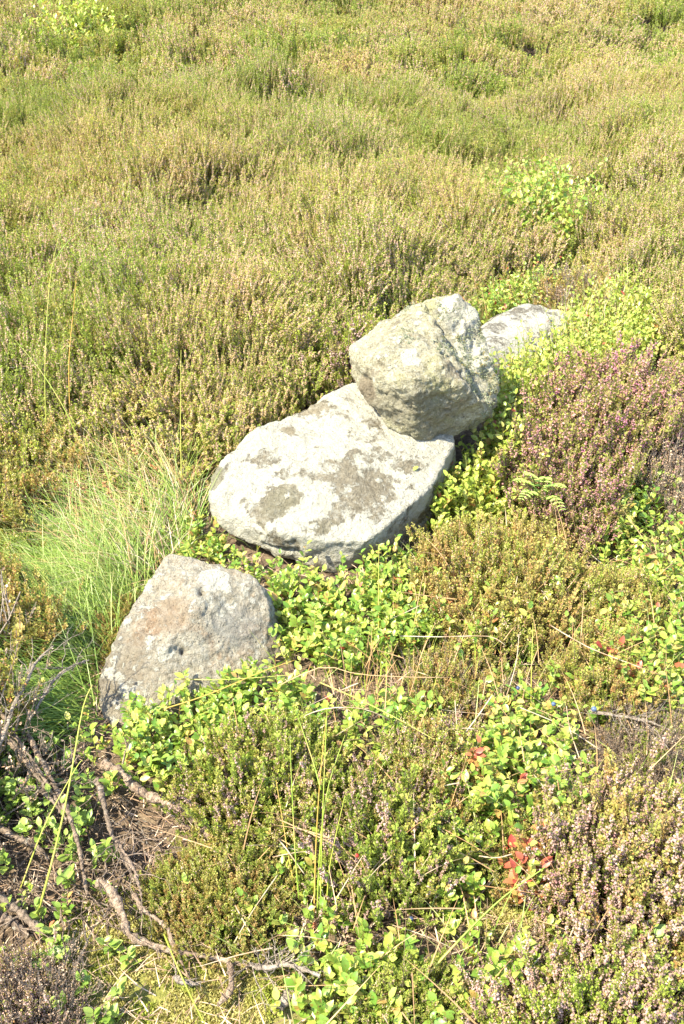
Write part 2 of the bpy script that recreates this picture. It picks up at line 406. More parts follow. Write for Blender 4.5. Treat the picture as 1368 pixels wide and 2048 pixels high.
# ---------------------------------------------------------------- stones
def stone(name, hulls, mat, voxel, dents=(), rough=(.010, .004), smooth=6, seed=0):
    bm = bmesh.new()
    for pts in hulls:
        b2 = bmesh.new()
        for p in pts: b2.verts.new(Vector(p))
        bmesh.ops.convex_hull(b2, input=b2.verts)
        for v in [v for v in b2.verts if not v.link_faces]: b2.verts.remove(v)
        me = D.meshes.new('tmp'); b2.to_mesh(me); b2.free(); bm.from_mesh(me); D.meshes.remove(me)
    me = D.meshes.new(name); bm.to_mesh(me); bm.free()
    o = link(name, me)
    md = o.modifiers.new('r', 'REMESH'); md.mode = 'VOXEL'; md.voxel_size = voxel
    s = o.modifiers.new('s', 'SMOOTH'); s.factor = .6; s.iterations = smooth
    dg = bpy.context.evaluated_depsgraph_get()
    new = D.meshes.new_from_object(o.evaluated_get(dg))
    o.modifiers.clear(); o.data = new; D.meshes.remove(me); new.name = name
    n = len(new.vertices); co = np.empty(n*3); new.vertices.foreach_get('co', co); co = co.reshape(-1, 3)
    no = np.empty(n*3); new.vertices.foreach_get('normal', no); no = no.reshape(-1, 3)
    A, B = rough
    d = (fbm(co*9+seed, seed, 3)-.5)*A*4.2
    rid = np.abs(fbm(co*16+seed*2, seed+5, 4)-.5)*2
    d -= (1-np.clip(rid*6, 0, 1))*A*.45*np.clip((fbm(co*5, seed+3, 2)-.42)*7, 0, 1)
    d += (fbm(co*55, seed+9, 4)-.5)*B*2.4
    d += (fbm(co*160, seed+29, 2)-.5)*B*.9
    ch = fbm(co*7+3, seed+41, 3); d += (np.floor(ch*9+.5*fbm(co*30, seed+7, 2))/9-ch)*A*1.3     # broken, stepped faces
    # bedding planes: faint ledges in level layers
    d += np.sin((co[:, 2]*95+fbm(co*6, seed+2, 3)*9))*B*.22
    co = co+no*d[:, None]
    for (c, r, depth, stretch) in dents:
        c = np.array(c); q = (co-c)
        st = np.array(stretch, float); L = np.linalg.norm(st)
        if L > 0:
            st = st/L; al = q@st; q = q-al[:, None]*st+al[:, None]*st/L
        dist = np.linalg.norm(q, axis=1)/r
        dist += (fbm(co*40, 4, 2)-.5)*.5
        co -= no*(depth*np.exp(-dist**2*2))[:, None]
    new.vertices.foreach_set('co', co.ravel()); new.update()
    new.polygons.foreach_set('use_smooth', np.ones(len(new.polygons), bool))
    new.materials.clear(); new.materials.append(mat)
    return o

slab_top = [Pz(a, b, z) for a, b, z in [(416, 985, .13), (424, 950, .16), (450, 912, .185), (492, 872, .205), (545, 842, .22), (592, 816, .23), (650, 790, .24),
    (700, 766, .25), (780, 770, .25), (900, 850, .215), (908, 890, .195), (862, 975, .155), (800, 1030, .13), (738, 1084, .115), (655, 1082, .118), (560, 1065, .125), (455, 1030, .115),
    (600, 960, .185), (690, 900, .22), (560, 900, .205)]]
slab_bot = [Pz(a, b, z) for a, b, z in [(424, 1020, .095), (445, 1058, .07), (492, 1096, .05), (570, 1120, .035), (655, 1146, .015), (690, 1140, .01), (735, 1100, .04), (820, 1055, .04), (880, 985, .05)]]
slab_under = [(-.20, 2.25, -.06), (.0, 2.1, -.06), (.22, 2.2, -.06), (.33, 2.5, -.06), (.05, 2.65, -.06), (-.15, 2.5, -.05), (.25, 2.7, .1)]
m_slab = rock_mat('stone_white_lichen', (.15, .125, .085), (.27, .235, .165), (.47, .445, .375), .39, 8.5, (.06, .05, .04),
    stains_and_shade=[(tuple(Pz(735, 925, .22)), .15, (.20, .17, .12), .085), (tuple(Pz(560, 1010, .15)), .065, (.19, .175, .115), .13), (tuple(Pz(600, 840, .22)), .09, (.27, .22, .14), .10),
            (tuple(Pz(640, 1060, .12)), .045, (.19, .17, .11), .13), (tuple(Pz(425, 960, .15)), .05, (.24, .235, .14), .10), (tuple(Pz(870, 1010, .08)), .08, (.16, .14, .10), .03)])  # dark right-hand side of the slab: its shade is painted into the colour
o = stone('flat_stone', [slab_top+slab_bot+slab_under], m_slab, .0045, seed=3, rough=(.0075, .0035), smooth=10,
    dents=[(Pz(635, 1066, .118), .010, .016, (6, -1.6, 0)), (Pz(500, 1045, .12), .009, .012, (6, -3.2, -.5)), (Pz(560, 1098, .07), .010, .014, (7, -1, 0)), (Pz(650, 1100, .07), .012, .014, (0, .5, 3)), (Pz(590, 1020, .15), .02, .006, (3, -1, 0)), (Pz(820, 1010, .12), .010, .012, (3, 2.6, 0)), (Pz(700, 830, .235), .02, .010, (2, -3, 0)), (Pz(760, 940, .2), .08, .012, (0, 0, 0)), (Pz(460, 1000, .14), .03, .012, (0, 0, 0)),
           (Pz(620, 800, .23), .03, .012, (0, 0, 0)), (Pz(800, 1010, .13), .035, .01, (0, 0, 0)), (Pz(520, 1095, .05), .04, .014, (2.5, 0, 0))])
tag(o, 'broad flat stone blotched with white lichen, carrying the round boulder', 'stone')

bA = [Py(*q) for q in [(692, 728, 2.50), (698, 700, 2.54), (716, 678, 2.58), (760, 642, 2.62), (805, 618, 2.62), (850, 610, 2.58), (872, 640, 2.48), (885, 690, 2.38),
      (880, 735, 2.30), (925, 770, 2.29), (965, 800, 2.31), (980, 835, 2.33), (940, 868, 2.36), (880, 884, 2.32), (830, 874, 2.30), (785, 860, 2.34), (745, 815, 2.38), (706, 772, 2.46),
      (760, 720, 2.34), (830, 760, 2.25), (800, 700, 2.36)]] + [(.05, 2.75, .25), (.25, 2.75, .2), (.3, 2.6, .2), (.1, 2.6, .2)]
bB = [Py(*q) for q in [(850, 608, 2.60), (911, 596, 2.57), (944, 624, 2.56), (966, 665, 2.52), (985, 715, 2.48), (993, 760, 2.44), (1000, 802, 2.40), (985, 838, 2.38), (940, 862, 2.40),
      (890, 640, 2.52), (905, 730, 2.43), (940, 790, 2.37)]] + [(.1, 2.85, .25), (.35, 2.85, .2), (.42, 2.6, .15), (.3, 2.9, .35)]
bC = [Py(*q) for q in [(905, 840, 2.30), (960, 800, 2.30), (998, 805, 2.38), (985, 838, 2.36), (900, 872, 2.33), (930, 780, 2.33)]] + [(.3, 2.6, .25), (.2, 2.6, .25)]
m_boul = rock_mat('stone_grey_lichen', (.24, .21, .135), (.46, .42, .29), (.56, .53, .43), .55, 12, (.06, .05, .035), green=(.34, .33, .14),
    stains_and_shade=[(tuple(Py(825, 710, 2.33)), .035, (.36, .35, .32), -.35), (tuple(Py(950, 690, 2.5)), .12, (.26, .25, .2), -.12), (tuple(Py(915, 620, 2.55)), .08, (.28, .27, .24), -.1),
            (tuple(Py(840, 840, 2.3)), .13, (.17, .15, .105), .04), (tuple(Py(745, 790, 2.4)), .06, (.17, .14, .10), .05), (tuple(Py(925, 806, 2.28)), .012, (.55, .22, .10), .2),  # dark lower front and left: overhang shade painted into the colour
            (tuple(Py(740, 770, 2.4)), .05, (.2, .15, .1), .06)], warm=(.21, .165, .115))  # more painted overhang shade, lower left
boulder = stone('boulder', [bA, bB, bC], m_boul, .0042, seed=12, rough=(.015, .0065), smooth=8,
    dents=[(Py(889, 730, 2.36), .024, .045, (0, .3, 2.6)), (Py(925, 775, 2.34), .016, .03, (2.0, 0, -1.6)), (Py(870, 625, 2.55), .012, .018, (2.5, 0, -1)), (Py(945, 700, 2.49), .014, .018, (.5, 0, 2.2)), (Py(965, 770, 2.43), .016, .02, (.3, 0, 2)), (Py(755, 790, 2.38), .022, .020, (1.8, 0, .3)), (Py(815, 806, 2.29), .026, .018, (2.6, 0, 0)), (Py(800, 765, 2.28), .035, -.014, (2.0, 0, 0)), (Py(845, 665, 2.45), .03, .012, (1.5, 0, 1)), (Py(860, 705, 2.33), .03, -.014, (0, 0, 0)), (Py(930, 835, 2.30), .03, .016, (1.4, 0, .6)), (Py(905, 815, 2.28), .02, -.014, (1.2, 0, .8)), (Py(850, 640, 2.52), .02, .01, (2.2, 0, .5)),
           (Py(880, 800, 2.28), .03, .015, (0, 0, 0)), (Py(915, 660, 2.50), .016, .014, (0, .3, 2.2)), (Py(950, 835, 2.31), .02, .02, (0, 0, 0))])
tag(boulder, 'rounded grey boulder with a lichen-crusted ridge, perched on the flat stone', 'stone')

farst = [Pz(*q) for q in [(950, 664, .13), (975, 643, .15), (1010, 624, .14), (1055, 607, .13), (1105, 611, .11), (1145, 628, .09), (1150, 660, .07), (1080, 700, .09), (1000, 745, .08), (990, 780, .05), (965, 700, .15), (1040, 660, .14),
    (950, 700, -.03), (1100, 640, -.04), (1080, 720, -.04), (1150, 660, -.04), (990, 640, -.04)]]
m_far = rock_mat('stone_pale', (.16, .14, .105), (.25, .22, .18), (.50, .475, .41), .43, 9, (.08, .07, .05))
o = stone('low_stone', [farst], m_far, .01, seed=31, rough=(.009, .004))
tag(o, 'low pale stone half buried in leaves behind the boulder', 'stone')

s3 = [Pz(*q) for q in [(324, 1118, .165), (336, 1104, .19), (382, 1108, .195), (430, 1126, .19), (500, 1150, .17), (528, 1172, .15), (543, 1212, .12), (528, 1290, .07), (480, 1335, .05), (420, 1370, .04), (350, 1410, .03),
      (250, 1448, .01), (205, 1448, .0), (196, 1405, .015), (204, 1325, .06), (222, 1296, .075), (262, 1235, .11), (275, 1182, .13), (300, 1148, .15), (400, 1200, .17), (330, 1290, .12)]] + \
     [(-.42, 1.55, -.1), (-.35, 1.95, -.1), (-.12, 1.9, -.1), (-.1, 1.6, -.1), (-.3, 1.48, -.08)]
m_s3 = rock_mat('stone_buff', (.28, .235, .17), (.40, .36, .28), (.50, .47, .40), .52, 18, (.085, .068, .05), warm=(.28, .175, .10),
    stains_and_shade=[(tuple(Pz(425, 1158, .18)), .04, None, -.2), (tuple(Pz(350, 1230, .14)), .06, (.27, .19, .12), .03), (tuple(Pz(470, 1250, .12)), .07, (.22, .21, .19), 0), (tuple(Pz(250, 1340, .06)), .10, (.2, .165, .12), -.05)])
o = stone('buff_stone', [s3], m_s3, .0042, seed=47, rough=(.006, .0045), smooth=8,
    dents=[(Pz(402, 1180, .175), .012, .022, (.3, 1.4, .5)), (Pz(368, 1305, .10), .009, .028, (.7, -3, 0)), (Pz(372, 1235, .14), .007, .010, (1.2, 3.4, 0)), (Pz(352, 1300, .10), .012, .008, (2, 1, 0)), (Pz(310, 1150, .15), .008, .012, (1.5, 3, 0)), (Pz(440, 1310, .06), .009, .010, (3, 1, 0)), (Pz(300, 1190, .14), .03, .012, (0, 0, 0)),
           (Pz(450, 1200, .15), .05, .008, (0, 0, 0)), (Pz(265, 1240, .11), .02, .012, (0, 0, 0))])
tag(o, 'buff and orange tinted stone nearest the camera, its foot in leafy sprigs', 'stone')

# footprints where nothing grows
FOOT = [wpoly([(430, 1040), (490, 1090), (660, 1130), (740, 1090), (860, 1010), (930, 920), (960, 870), (1000, 830), (960, 740), (760, 740), (640, 800), (480, 880)], .06),
        [tuple(p[:2]) for p in (Pz(205, 1380, .05), Pz(205, 1315, .05), Pz(270, 1200, .12), Pz(330, 1110, .18), Pz(500, 1155, .16), Pz(535, 1200, .12), Pz(515, 1290, .06), Pz(430, 1345, .04), Pz(300, 1400, .03))],
        wpoly([(950, 690), (1000, 640), (1060, 615), (1125, 625), (1130, 655), (1060, 715), (1000, 760)], .08)]
def free(x, y):
    ok = np.ones(len(x), bool)
    for f in FOOT: ok &= ~inpoly(x, y, f)
    return ok

# crusty lichen tufts on the boulder
def surface_tufts():
    rng = np.random.default_rng(5)
    me = boulder.data; n = len(me.vertices)
    co = np.empty(n*3); me.vertices.foreach_get('co', co); co = co.reshape(-1, 3)
    no = np.empty(n*3); me.vertices.foreach_get('normal', no); no = no.reshape(-1, 3)
    spots = [(Py(925, 690, 2.48), .035, 30), (Py(950, 735, 2.44), .045, 60), (Py(905, 745, 2.4), .03, 45), (Py(960, 665, 2.5), .035, 40), (Py(930, 775, 2.35), .03, 40), (Py(965, 810, 2.36), .035, 30),
             (Py(900, 625, 2.55), .03, 30), (Py(830, 612, 2.6), .05, 20), (Py(815, 675, 2.42), .04, 14), (Py(975, 770, 2.44), .04, 40), (Py(985, 715, 2.48), .03, 30), (Py(895, 690, 2.4), .03, 30)]
    mb = MB()
    lobe_v = np.array([(0, 0, 0), (.5, .5, .35), (-.5, .5, .35), (0, 1, .1), (.25, .4, .8)]); lobe_f = np.array([(0, 1, 3), (0, 3, 2), (0, 4, 1), (4, 3, 1), (0, 2, 4), (2, 3, 4)])
    for c, r, k in spots:
        d = np.linalg.norm(co-c, axis=1); idx = np.argsort(d)[:400]; idx = idx[d[idx] < r*1.5]
        if len(idx) == 0: continue
        for i in rng.choice(idx, min(k, len(idx))):
            q = rng.integers(8, 16)
            dirs = no[i]*.7+rng.normal(0, .8, (q, 3))
            loc = co[i]+rng.normal(0, .003, (q, 3))-no[i]*.001
            M = frames(dirs, rng.normal(0, 1, (q, 3)), rng.uniform(.002, .0048, q), loc)
            mb.batch(lobe_v, lobe_f, M, 0, np.full(q, rng.random())+rng.uniform(-.06, .06, q))
    o = link('lichen_crust', mb.mesh('lichen_crust', [M_['lichen_tuft']]), boulder)
    o['kind'] = 'stuff'; o['label'] = 'grey green tufted lichen along the ridge'
surface_tufts()

# ---------------------------------------------------------------- heather
LEAFLET_V = np.array([(0, 0, 0), (.38, .5, .10), (0, 1, 0), (-.38, .5, .10)]); LEAFLET_F = np.array([(0, 1, 2), (0, 2, 3)])
BEAD_V = np.array([(0, 0, 0), (.42, .55, 0), (-.22, .55, .38), (-.22, .55, -.38), (0, 1.05, 0)])
BEAD_F = np.array([(0, 1, 2), (0, 2, 3), (0, 3, 1), (4, 2, 1), (4, 3, 2), (4, 1, 3)])

def heather_mesh(name, rng, mats, stems=6, height=.14, spread=.03, lean=.3, nleaf=45, nflow=22, lsize=.0045, fsize=.0045, side=3, bare=.3, stemr=.0008, fstart=.5, fl_frac=.8):
    mb = MB()
    for s in range(stems):
        a = rng.uniform(0, 2*math.pi); r0 = rng.uniform(0, spread*.35)
        h = height*rng.uniform(.62, 1.05)
        out = np.array([math.cos(a), math.sin(a), 0])
        bend = rng.uniform(.1, 1)*lean*h
        T = np.linspace(0, 1, 6)
        P = np.outer(r0+bend*np.sin(T*math.pi*.5)**1.0*1.0, out)+np.c_[np.zeros(6), np.zeros(6), T*h]
        P += rng.normal(0, height*.012, P.shape)*T[:, None]
        lines = [(P, stemr*rng.uniform(1, 1.5), nleaf, nflow, bare)]
        for q in range(side):
            t0 = rng.uniform(.25, .85); i = int(t0*5); b0 = P[i]+(P[min(i+1, 5)]-P[i])*(t0*5-i)
            a2 = rng.uniform(0, 2*math.pi); L = h*rng.uniform(.14, .36)
            Q = b0+np.outer(np.linspace(0, 1, 4)**.6*L*.28, (math.cos(a2), math.sin(a2), 0))+np.c_[np.zeros(4), np.zeros(4), np.linspace(0, 1, 4)*L]
            lines.append((Q, stemr*.7, int(nleaf*.45), int(nflow*.4), .1))
        flowering = rng.random() < fl_frac
        for P_, r, nl, nf, b0 in lines:
            mb.tube(P_, np.linspace(r, r*.5, len(P_)), 3, 2, rng.random(), cap=False)
            if nl:
                t = rng.uniform(b0, 1, nl); k = t*(len(P_)-1); i = np.minimum(k.astype(int), len(P_)-2); fr = (k-i)[:, None]
                pos = P_[i]*(1-fr)+P_[i+1]*fr
                d = rng.normal(0, .8, (nl, 3)); d[:, 2] = np.abs(d[:, 2])*.7+.75
                pos = pos+d*np.array([1, 1, 0])*lsize*.15
                M = frames(d, rng.normal(0, 1, (nl, 3)), lsize*rng.uniform(.7, 1.3, nl), pos)
                mb.batch(LEAFLET_V, LEAFLET_F, M, 0, rng.uniform(0, .35)+rng.uniform(0, .2, nl))
            if nf and flowering:
                t = rng.uniform(fstart, .97, nf); k = t*(len(P_)-1); i = np.minimum(k.astype(int), len(P_)-2); fr = (k-i)[:, None]
                pos = P_[i]*(1-fr)+P_[i+1]*fr
                d = rng.normal(0, 1, (nf, 3)); d[:, 2] = d[:, 2]*.4+.1
                M = frames(d, rng.normal(0, 1, (nf, 3)), fsize*rng.uniform(.7, 1.25, nf)*(1.25-.6*t), pos)
                mb.batch(BEAD_V, BEAD_F, M, 1, rng.uniform(0, .6)+rng.uniform(0, .35, nf))
    return mb.mesh(name, [M_[k] for k in mats])

rh = np.random.default_rng(42)
STY = {}
def style(key, n, mats, **kw): STY[key] = [heather_mesh('heather_sprig', rh, mats, **kw) for _ in range(n)]
style('pink', 6, ('h_olive', 'h_pink', 'wood'), stems=6, height=.15, nleaf=40, nflow=30, fsize=.0048, fstart=.35)
style('mauve', 6, ('h_olive', 'h_mauve', 'wood'), stems=6, height=.15, nleaf=48, nflow=24, fsize=.0046, fstart=.35)
style('pale', 6, ('h_olive', 'h_pale', 'wood'), stems=5, height=.13, lean=.6, nleaf=45, nflow=34, fsize=.0052, fstart=.3)
style('golden', 6, ('h_golden', 'h_russet', 'wood'), stems=7, height=.13, nleaf=60, nflow=10, lsize=.005, fl_frac=.7, lean=.5)
style('green', 6, ('h_green_lush', 'h_pale', 'wood'), stems=7, height=.11, nleaf=70, nflow=8, lsize=.005, fl_frac=.35, lean=.6)
style('olive', 6, ('h_green', 'h_flower', 'wood'), stems=6, height=.15, nleaf=60, nflow=20, lsize=.005, fl_frac=.6, lean=.4)
style('spire', 6, ('h_olive', 'h_pale', 'wood'), stems=4, height=.17, lean=.5, nleaf=50, nflow=46, fsize=.006, fstart=.4, side=2, fl_frac=.9)
style('dead', 6, ('litter', 'straw_brown', 'wood_dead'), stems=9, height=.14, lean=.9, nleaf=6, nflow=2, side=7, stemr=.0011, bare=.6)

def heather_bush(label, style_key, pix, zc, n, scale=(.8, 1.2), lean=(0, 0), seed=0, group='heather bushes among the stones'):
    rng = np.random.default_rng(seed+100)
    poly = wpoly(pix, zc)
    x, y = sample_poly(poly, n, rng, .026)
    k = free(x, y); x, y = x[k], y[k]
    cx, cy = x.mean(), y.mean(); cz = float(ground(cx, cy)[0])
    root = link('heather_bush', None, None, (cx, cy, cz)); tag(root, label, 'heather', group)
    z = ground(x, y)
    rr = np.hypot(x-cx, y-cy); R = np.percentile(rr, 92)
    keys = style_key if isinstance(style_key, (list, tuple)) else [style_key]
    f = np.clip(1.1-.35*(rr/R)**2, .55, 1.1)
    for i in range(len(x)):
        k = keys[int(rng.integers(len(keys)))]
        base_h = {'pink': .15, 'mauve': .15, 'pale': .13, 'golden': .13, 'green': .11, 'olive': .15, 'spire': .17, 'dead': .14}[k]
        s = f[i]*rng.uniform(*scale)*rng.uniform(.78, 1.16)*max(zc, .06)/base_h*.98
        o = D.objects.new('sprig', STY[k][int(rng.integers(len(STY[k])))]); COL.objects.link(o); o.parent = root
        outx = (x[i]-cx)/R*.35; outy = (y[i]-cy)/R*.35
        tilt = Vector((outx+lean[0]+rng.normal(0, .13), outy+lean[1]+rng.normal(0, .13), 1)).normalized()
        q = Vector((0, 0, 1)).rotation_difference(tilt) @ Matrix.Rotation(rng.uniform(0, 6.283), 3, 'Z').to_quaternion()
        o.rotation_mode = 'QUATERNION'; o.rotation_quaternion = q
        o.scale = (s*rng.uniform(.85, 1.15), s*rng.uniform(.85, 1.15), s)
        o.location = (x[i]-cx, y[i]-cy, z[i]-cz-.004)
    return root

HB = heather_bush
HB('purple pink flowering heather at the top of the brownish bush right of the boulder', 'pink', [(1170, 715), (1250, 700), (1330, 705), (1340, 780), (1290, 810), (1200, 780)], .24, 130, seed=30)
HB('rounded brownish heather bush right of the boulder, taller than the leafy plants around it', ['mauve', 'mauve', 'mauve', 'pink'], [(1085, 800), (1120, 740), (1200, 710), (1290, 705), (1325, 750), (1310, 820), (1230, 870), (1230, 930), (1170, 960), (1100, 945), (1060, 910), (1062, 850)], .23, 290, seed=1)
HB('golden brown heather bush below the fern fronds', ['golden', 'golden', 'olive'], [(850, 1080), (900, 1010), (1000, 1000), (1120, 1040), (1200, 1120), (1190, 1220), (1060, 1250), (930, 1230), (870, 1170)], .13, 290, seed=2)
HB('wide heather bush with pale lilac flowers in the lower right corner', ['pale', 'spire', 'pale', 'golden', 'mauve'], [(1130, 1640), (1150, 1570), (1220, 1520), (1380, 1540), (1420, 1700), (1400, 1880), (1250, 1880), (1140, 1800), (1120, 1720)], .14, 290, seed=3)
HB('heather bush with long pink flower spires fanning out, bottom centre', ['spire', 'green'], [(670, 1620), (720, 1560), (800, 1540), (870, 1580), (880, 1680), (820, 1780), (730, 1790), (670, 1720)], .12, 150, seed=4)
HB('grey green heather bush with faded pink tips below the leafy sprigs of the buff stone', ['green', 'spire', 'olive'], [(430, 1470), (520, 1420), (640, 1420), (680, 1500), (640, 1600), (520, 1640), (400, 1600), (360, 1530)], .11, 280, seed=5)
HB('low mat of bright green heather beside the bare twisted branches', ['green', 'golden', 'olive'], [(310, 1720), (390, 1660), (480, 1700), (560, 1700), (560, 1820), (520, 1900), (400, 1880), (320, 1800)], .07, 290, scale=(.7, 1.1), seed=6)
HB('dense green heather at the left edge above the tall grass', ['olive', 'golden'], [(-80, 790), (40, 790), (75, 850), (60, 950), (20, 1030), (-80, 1080)], .17, 200, seed=7)
HB('small orange tipped heather bush at the left edge with bare twigs under it', ['golden'], [(-60, 1120), (20, 1130), (65, 1190), (55, 1240), (0, 1260), (-60, 1260)], .14, 110, seed=8)
HB('tall brown heather standing at the far left edge beside the shaded grass', ['olive', 'dead', 'golden'], [(-520, 1120), (-110, 1120), (-90, 1380), (-130, 1600), (-520, 1750)], .22, 290, seed=31)
HB('small red tipped heather clump in the grass left of the buff stone', ['golden'], [(165, 1220), (200, 1185), (265, 1180), (262, 1240), (225, 1275), (170, 1270)], .06, 60, seed=9)
HB('thin dry brown heather bush threaded with pale straws, right of centre', ['golden', 'olive', 'dead'], [(820, 1300), (900, 1260), (1010, 1270), (1010, 1360), (920, 1400), (830, 1380)], .08, 140, seed=10)
HB('olive heather bush between leafy patches at the right edge', ['olive', 'golden'], [(1110, 1290), (1200, 1230), (1300, 1270), (1280, 1380), (1180, 1390)], .10, 120, seed=11)
HB('grey dead heather bush at the right edge beside the purple flowered bush', 'dead', [(1310, 800), (1400, 740), (1440, 900), (1420, 1000), (1330, 970)], .15, 150, seed=12)
HB('tangled dead heather bush at the right edge above the lilac flowered bush', ['dead', 'olive', 'dead'], [(1200, 1440), (1300, 1400), (1420, 1400), (1430, 1500), (1300, 1520), (1210, 1490)], .07, 200, seed=13)
HB('mixed heather bush along the bottom right edge of the photo', ['olive', 'spire', 'pale'], [(1000, 1960), (1120, 1890), (1260, 1880), (1400, 1900), (1420, 2120), (980, 2120)], .13, 240, seed=14)
HB('faded purple brown heather bush in the bottom left corner', ['dead', 'pale'], [(-60, 1890), (50, 1900), (95, 1970), (120, 2080), (-60, 2120)], .09, 150, seed=15)
HB('upright heather clump with beige flowers just left of the boulder', ['olive', 'spire'], [(655, 680), (690, 640), (740, 620), (760, 640), (710, 680), (690, 710)], .22, 60, seed=16)
HB('sparse brown heather bush behind the low pale stone', ['golden', 'dead'], [(1110, 540), (1160, 500), (1200, 530), (1170, 580), (1120, 590)], .16, 90, seed=17)
HB('yellow green heather bush below the straws, bottom right of centre', ['golden', 'green'], [(960, 1660), (1060, 1620), (1100, 1680), (1050, 1750), (960, 1730)], .05, 90, seed=18)
HB('bushy heather with pink tips in front of the pale straws', ['spire', 'olive', 'golden'], [(830, 1440), (900, 1400), (930, 1480), (900, 1580), (830, 1560), (780, 1480)], .10, 120, seed=19)
HB('low green heather with brown tips at the bottom edge of the photo', ['green', 'olive'], [(690, 1930), (860, 1900), (960, 1960), (960, 2100), (680, 2110)], .06, 170, seed=20)
HB('low golden heather bush between the golden brown bush and the right edge', ['golden', 'olive'], [(1180, 1150), (1270, 1110), (1330, 1180), (1300, 1240), (1200, 1230)], .10, 110, seed=21)

# --- the moor beyond: nobody could count it
def field_collection(key, n, **kw):
    c = D.collections.new('moor_sprigs_'+key)
    for i in range(n):
        c.objects.link(D.objects.new('tuft', heather_mesh('heather_tuft', rh, **kw)))
    return c
FIELD = dict(
    near=field_collection('near', 7, mats=('h_green', 'h_flower', 'wood'), stems=15, height=.36, spread=.13, lean=.20, nleaf=110, nflow=86, lsize=.0052, fsize=.0046, side=4, bare=.3, stemr=.001, fstart=.58, fl_frac=.86),
    lush=field_collection('lush', 5, mats=('h_green_lush', 'h_flower', 'wood'), stems=14, height=.35, spread=.13, lean=.22, nleaf=105, nflow=34, lsize=.0058, fsize=.0048, side=4, bare=.35, stemr=.001, fstart=.75, fl_frac=.3),
    far=field_collection('far', 6, mats=('h_green', 'h_flower', 'wood'), stems=44, height=.30, spread=.36, lean=.28, nleaf=46, nflow=46, lsize=.009, fsize=.0084, side=2, bare=.45, stemr=.0015, fstart=.66, fl_frac=.85),
    farlush=field_collection('farlush', 5, mats=('h_green_lush', 'h_flower', 'wood'), stems=44, height=.30, spread=.36, lean=.32, nleaf=60, nflow=20, lsize=.010, fsize=.008, side=2, bare=.4, stemr=.0015, fstart=.78, fl_frac=.4))

def gn_scatter(name, pts, rot, scl, coll, label, cat, idx):
    me = D.meshes.new(name); n = len(pts)
    me.vertices.add(n); me.vertices.foreach_set('co', np.asarray(pts, 'f').ravel())
    a = me.attributes.new('rot', 'FLOAT_VECTOR', 'POINT'); a.data.foreach_set('vector', np.asarray(rot, 'f').ravel())
    a = me.attributes.new('scl', 'FLOAT_VECTOR', 'POINT'); a.data.foreach_set('vector', np.asarray(scl, 'f').ravel())
    a = me.attributes.new('idx', 'INT', 'POINT'); a.data.foreach_set('value', np.asarray(idx, 'i'))
    me.update()
    o = link(name, me); tag(o, label, cat, kind='stuff')
    g = D.node_groups.new('scatter', 'GeometryNodeTree')
    g.interface.new_socket('Geometry', in_out='INPUT', socket_type='NodeSocketGeometry')
    g.interface.new_socket('Geometry', in_out='OUTPUT', socket_type='NodeSocketGeometry')
    i_ = g.nodes.new('NodeGroupInput'); o_ = g.nodes.new('NodeGroupOutput')
    ci = g.nodes.new('GeometryNodeCollectionInfo'); ci.inputs['Collection'].default_value = coll
    ci.inputs['Separate Children'].default_value = True; ci.inputs['Reset Children'].default_value = True
    ip = g.nodes.new('GeometryNodeInstanceOnPoints'); ip.inputs['Pick Instance'].default_value = True
    def na(nm, ty):
        k = g.nodes.new('GeometryNodeInputNamedAttribute'); k.data_type = ty; k.inputs['Name'].default_value = nm
        return [s for s in k.outputs if s.enabled and s.name == 'Attribute'][0]
    g.links.new(i_.outputs[0], ip.inputs['Points']); g.links.new(ci.outputs[0], ip.inputs['Instance'])
    g.links.new(na('idx', 'INT'), ip.inputs['Instance Index'])
    g.links.new(na('rot', 'FLOAT_VECTOR'), ip.inputs['Rotation']); g.links.new(na('scl', 'FLOAT_VECTOR'), ip.inputs['Scale'])
    g.links.new(ip.outputs[0], o_.inputs[0])
    md = o.modifiers.new('scatter', 'NODES'); md.node_group = g
    return o

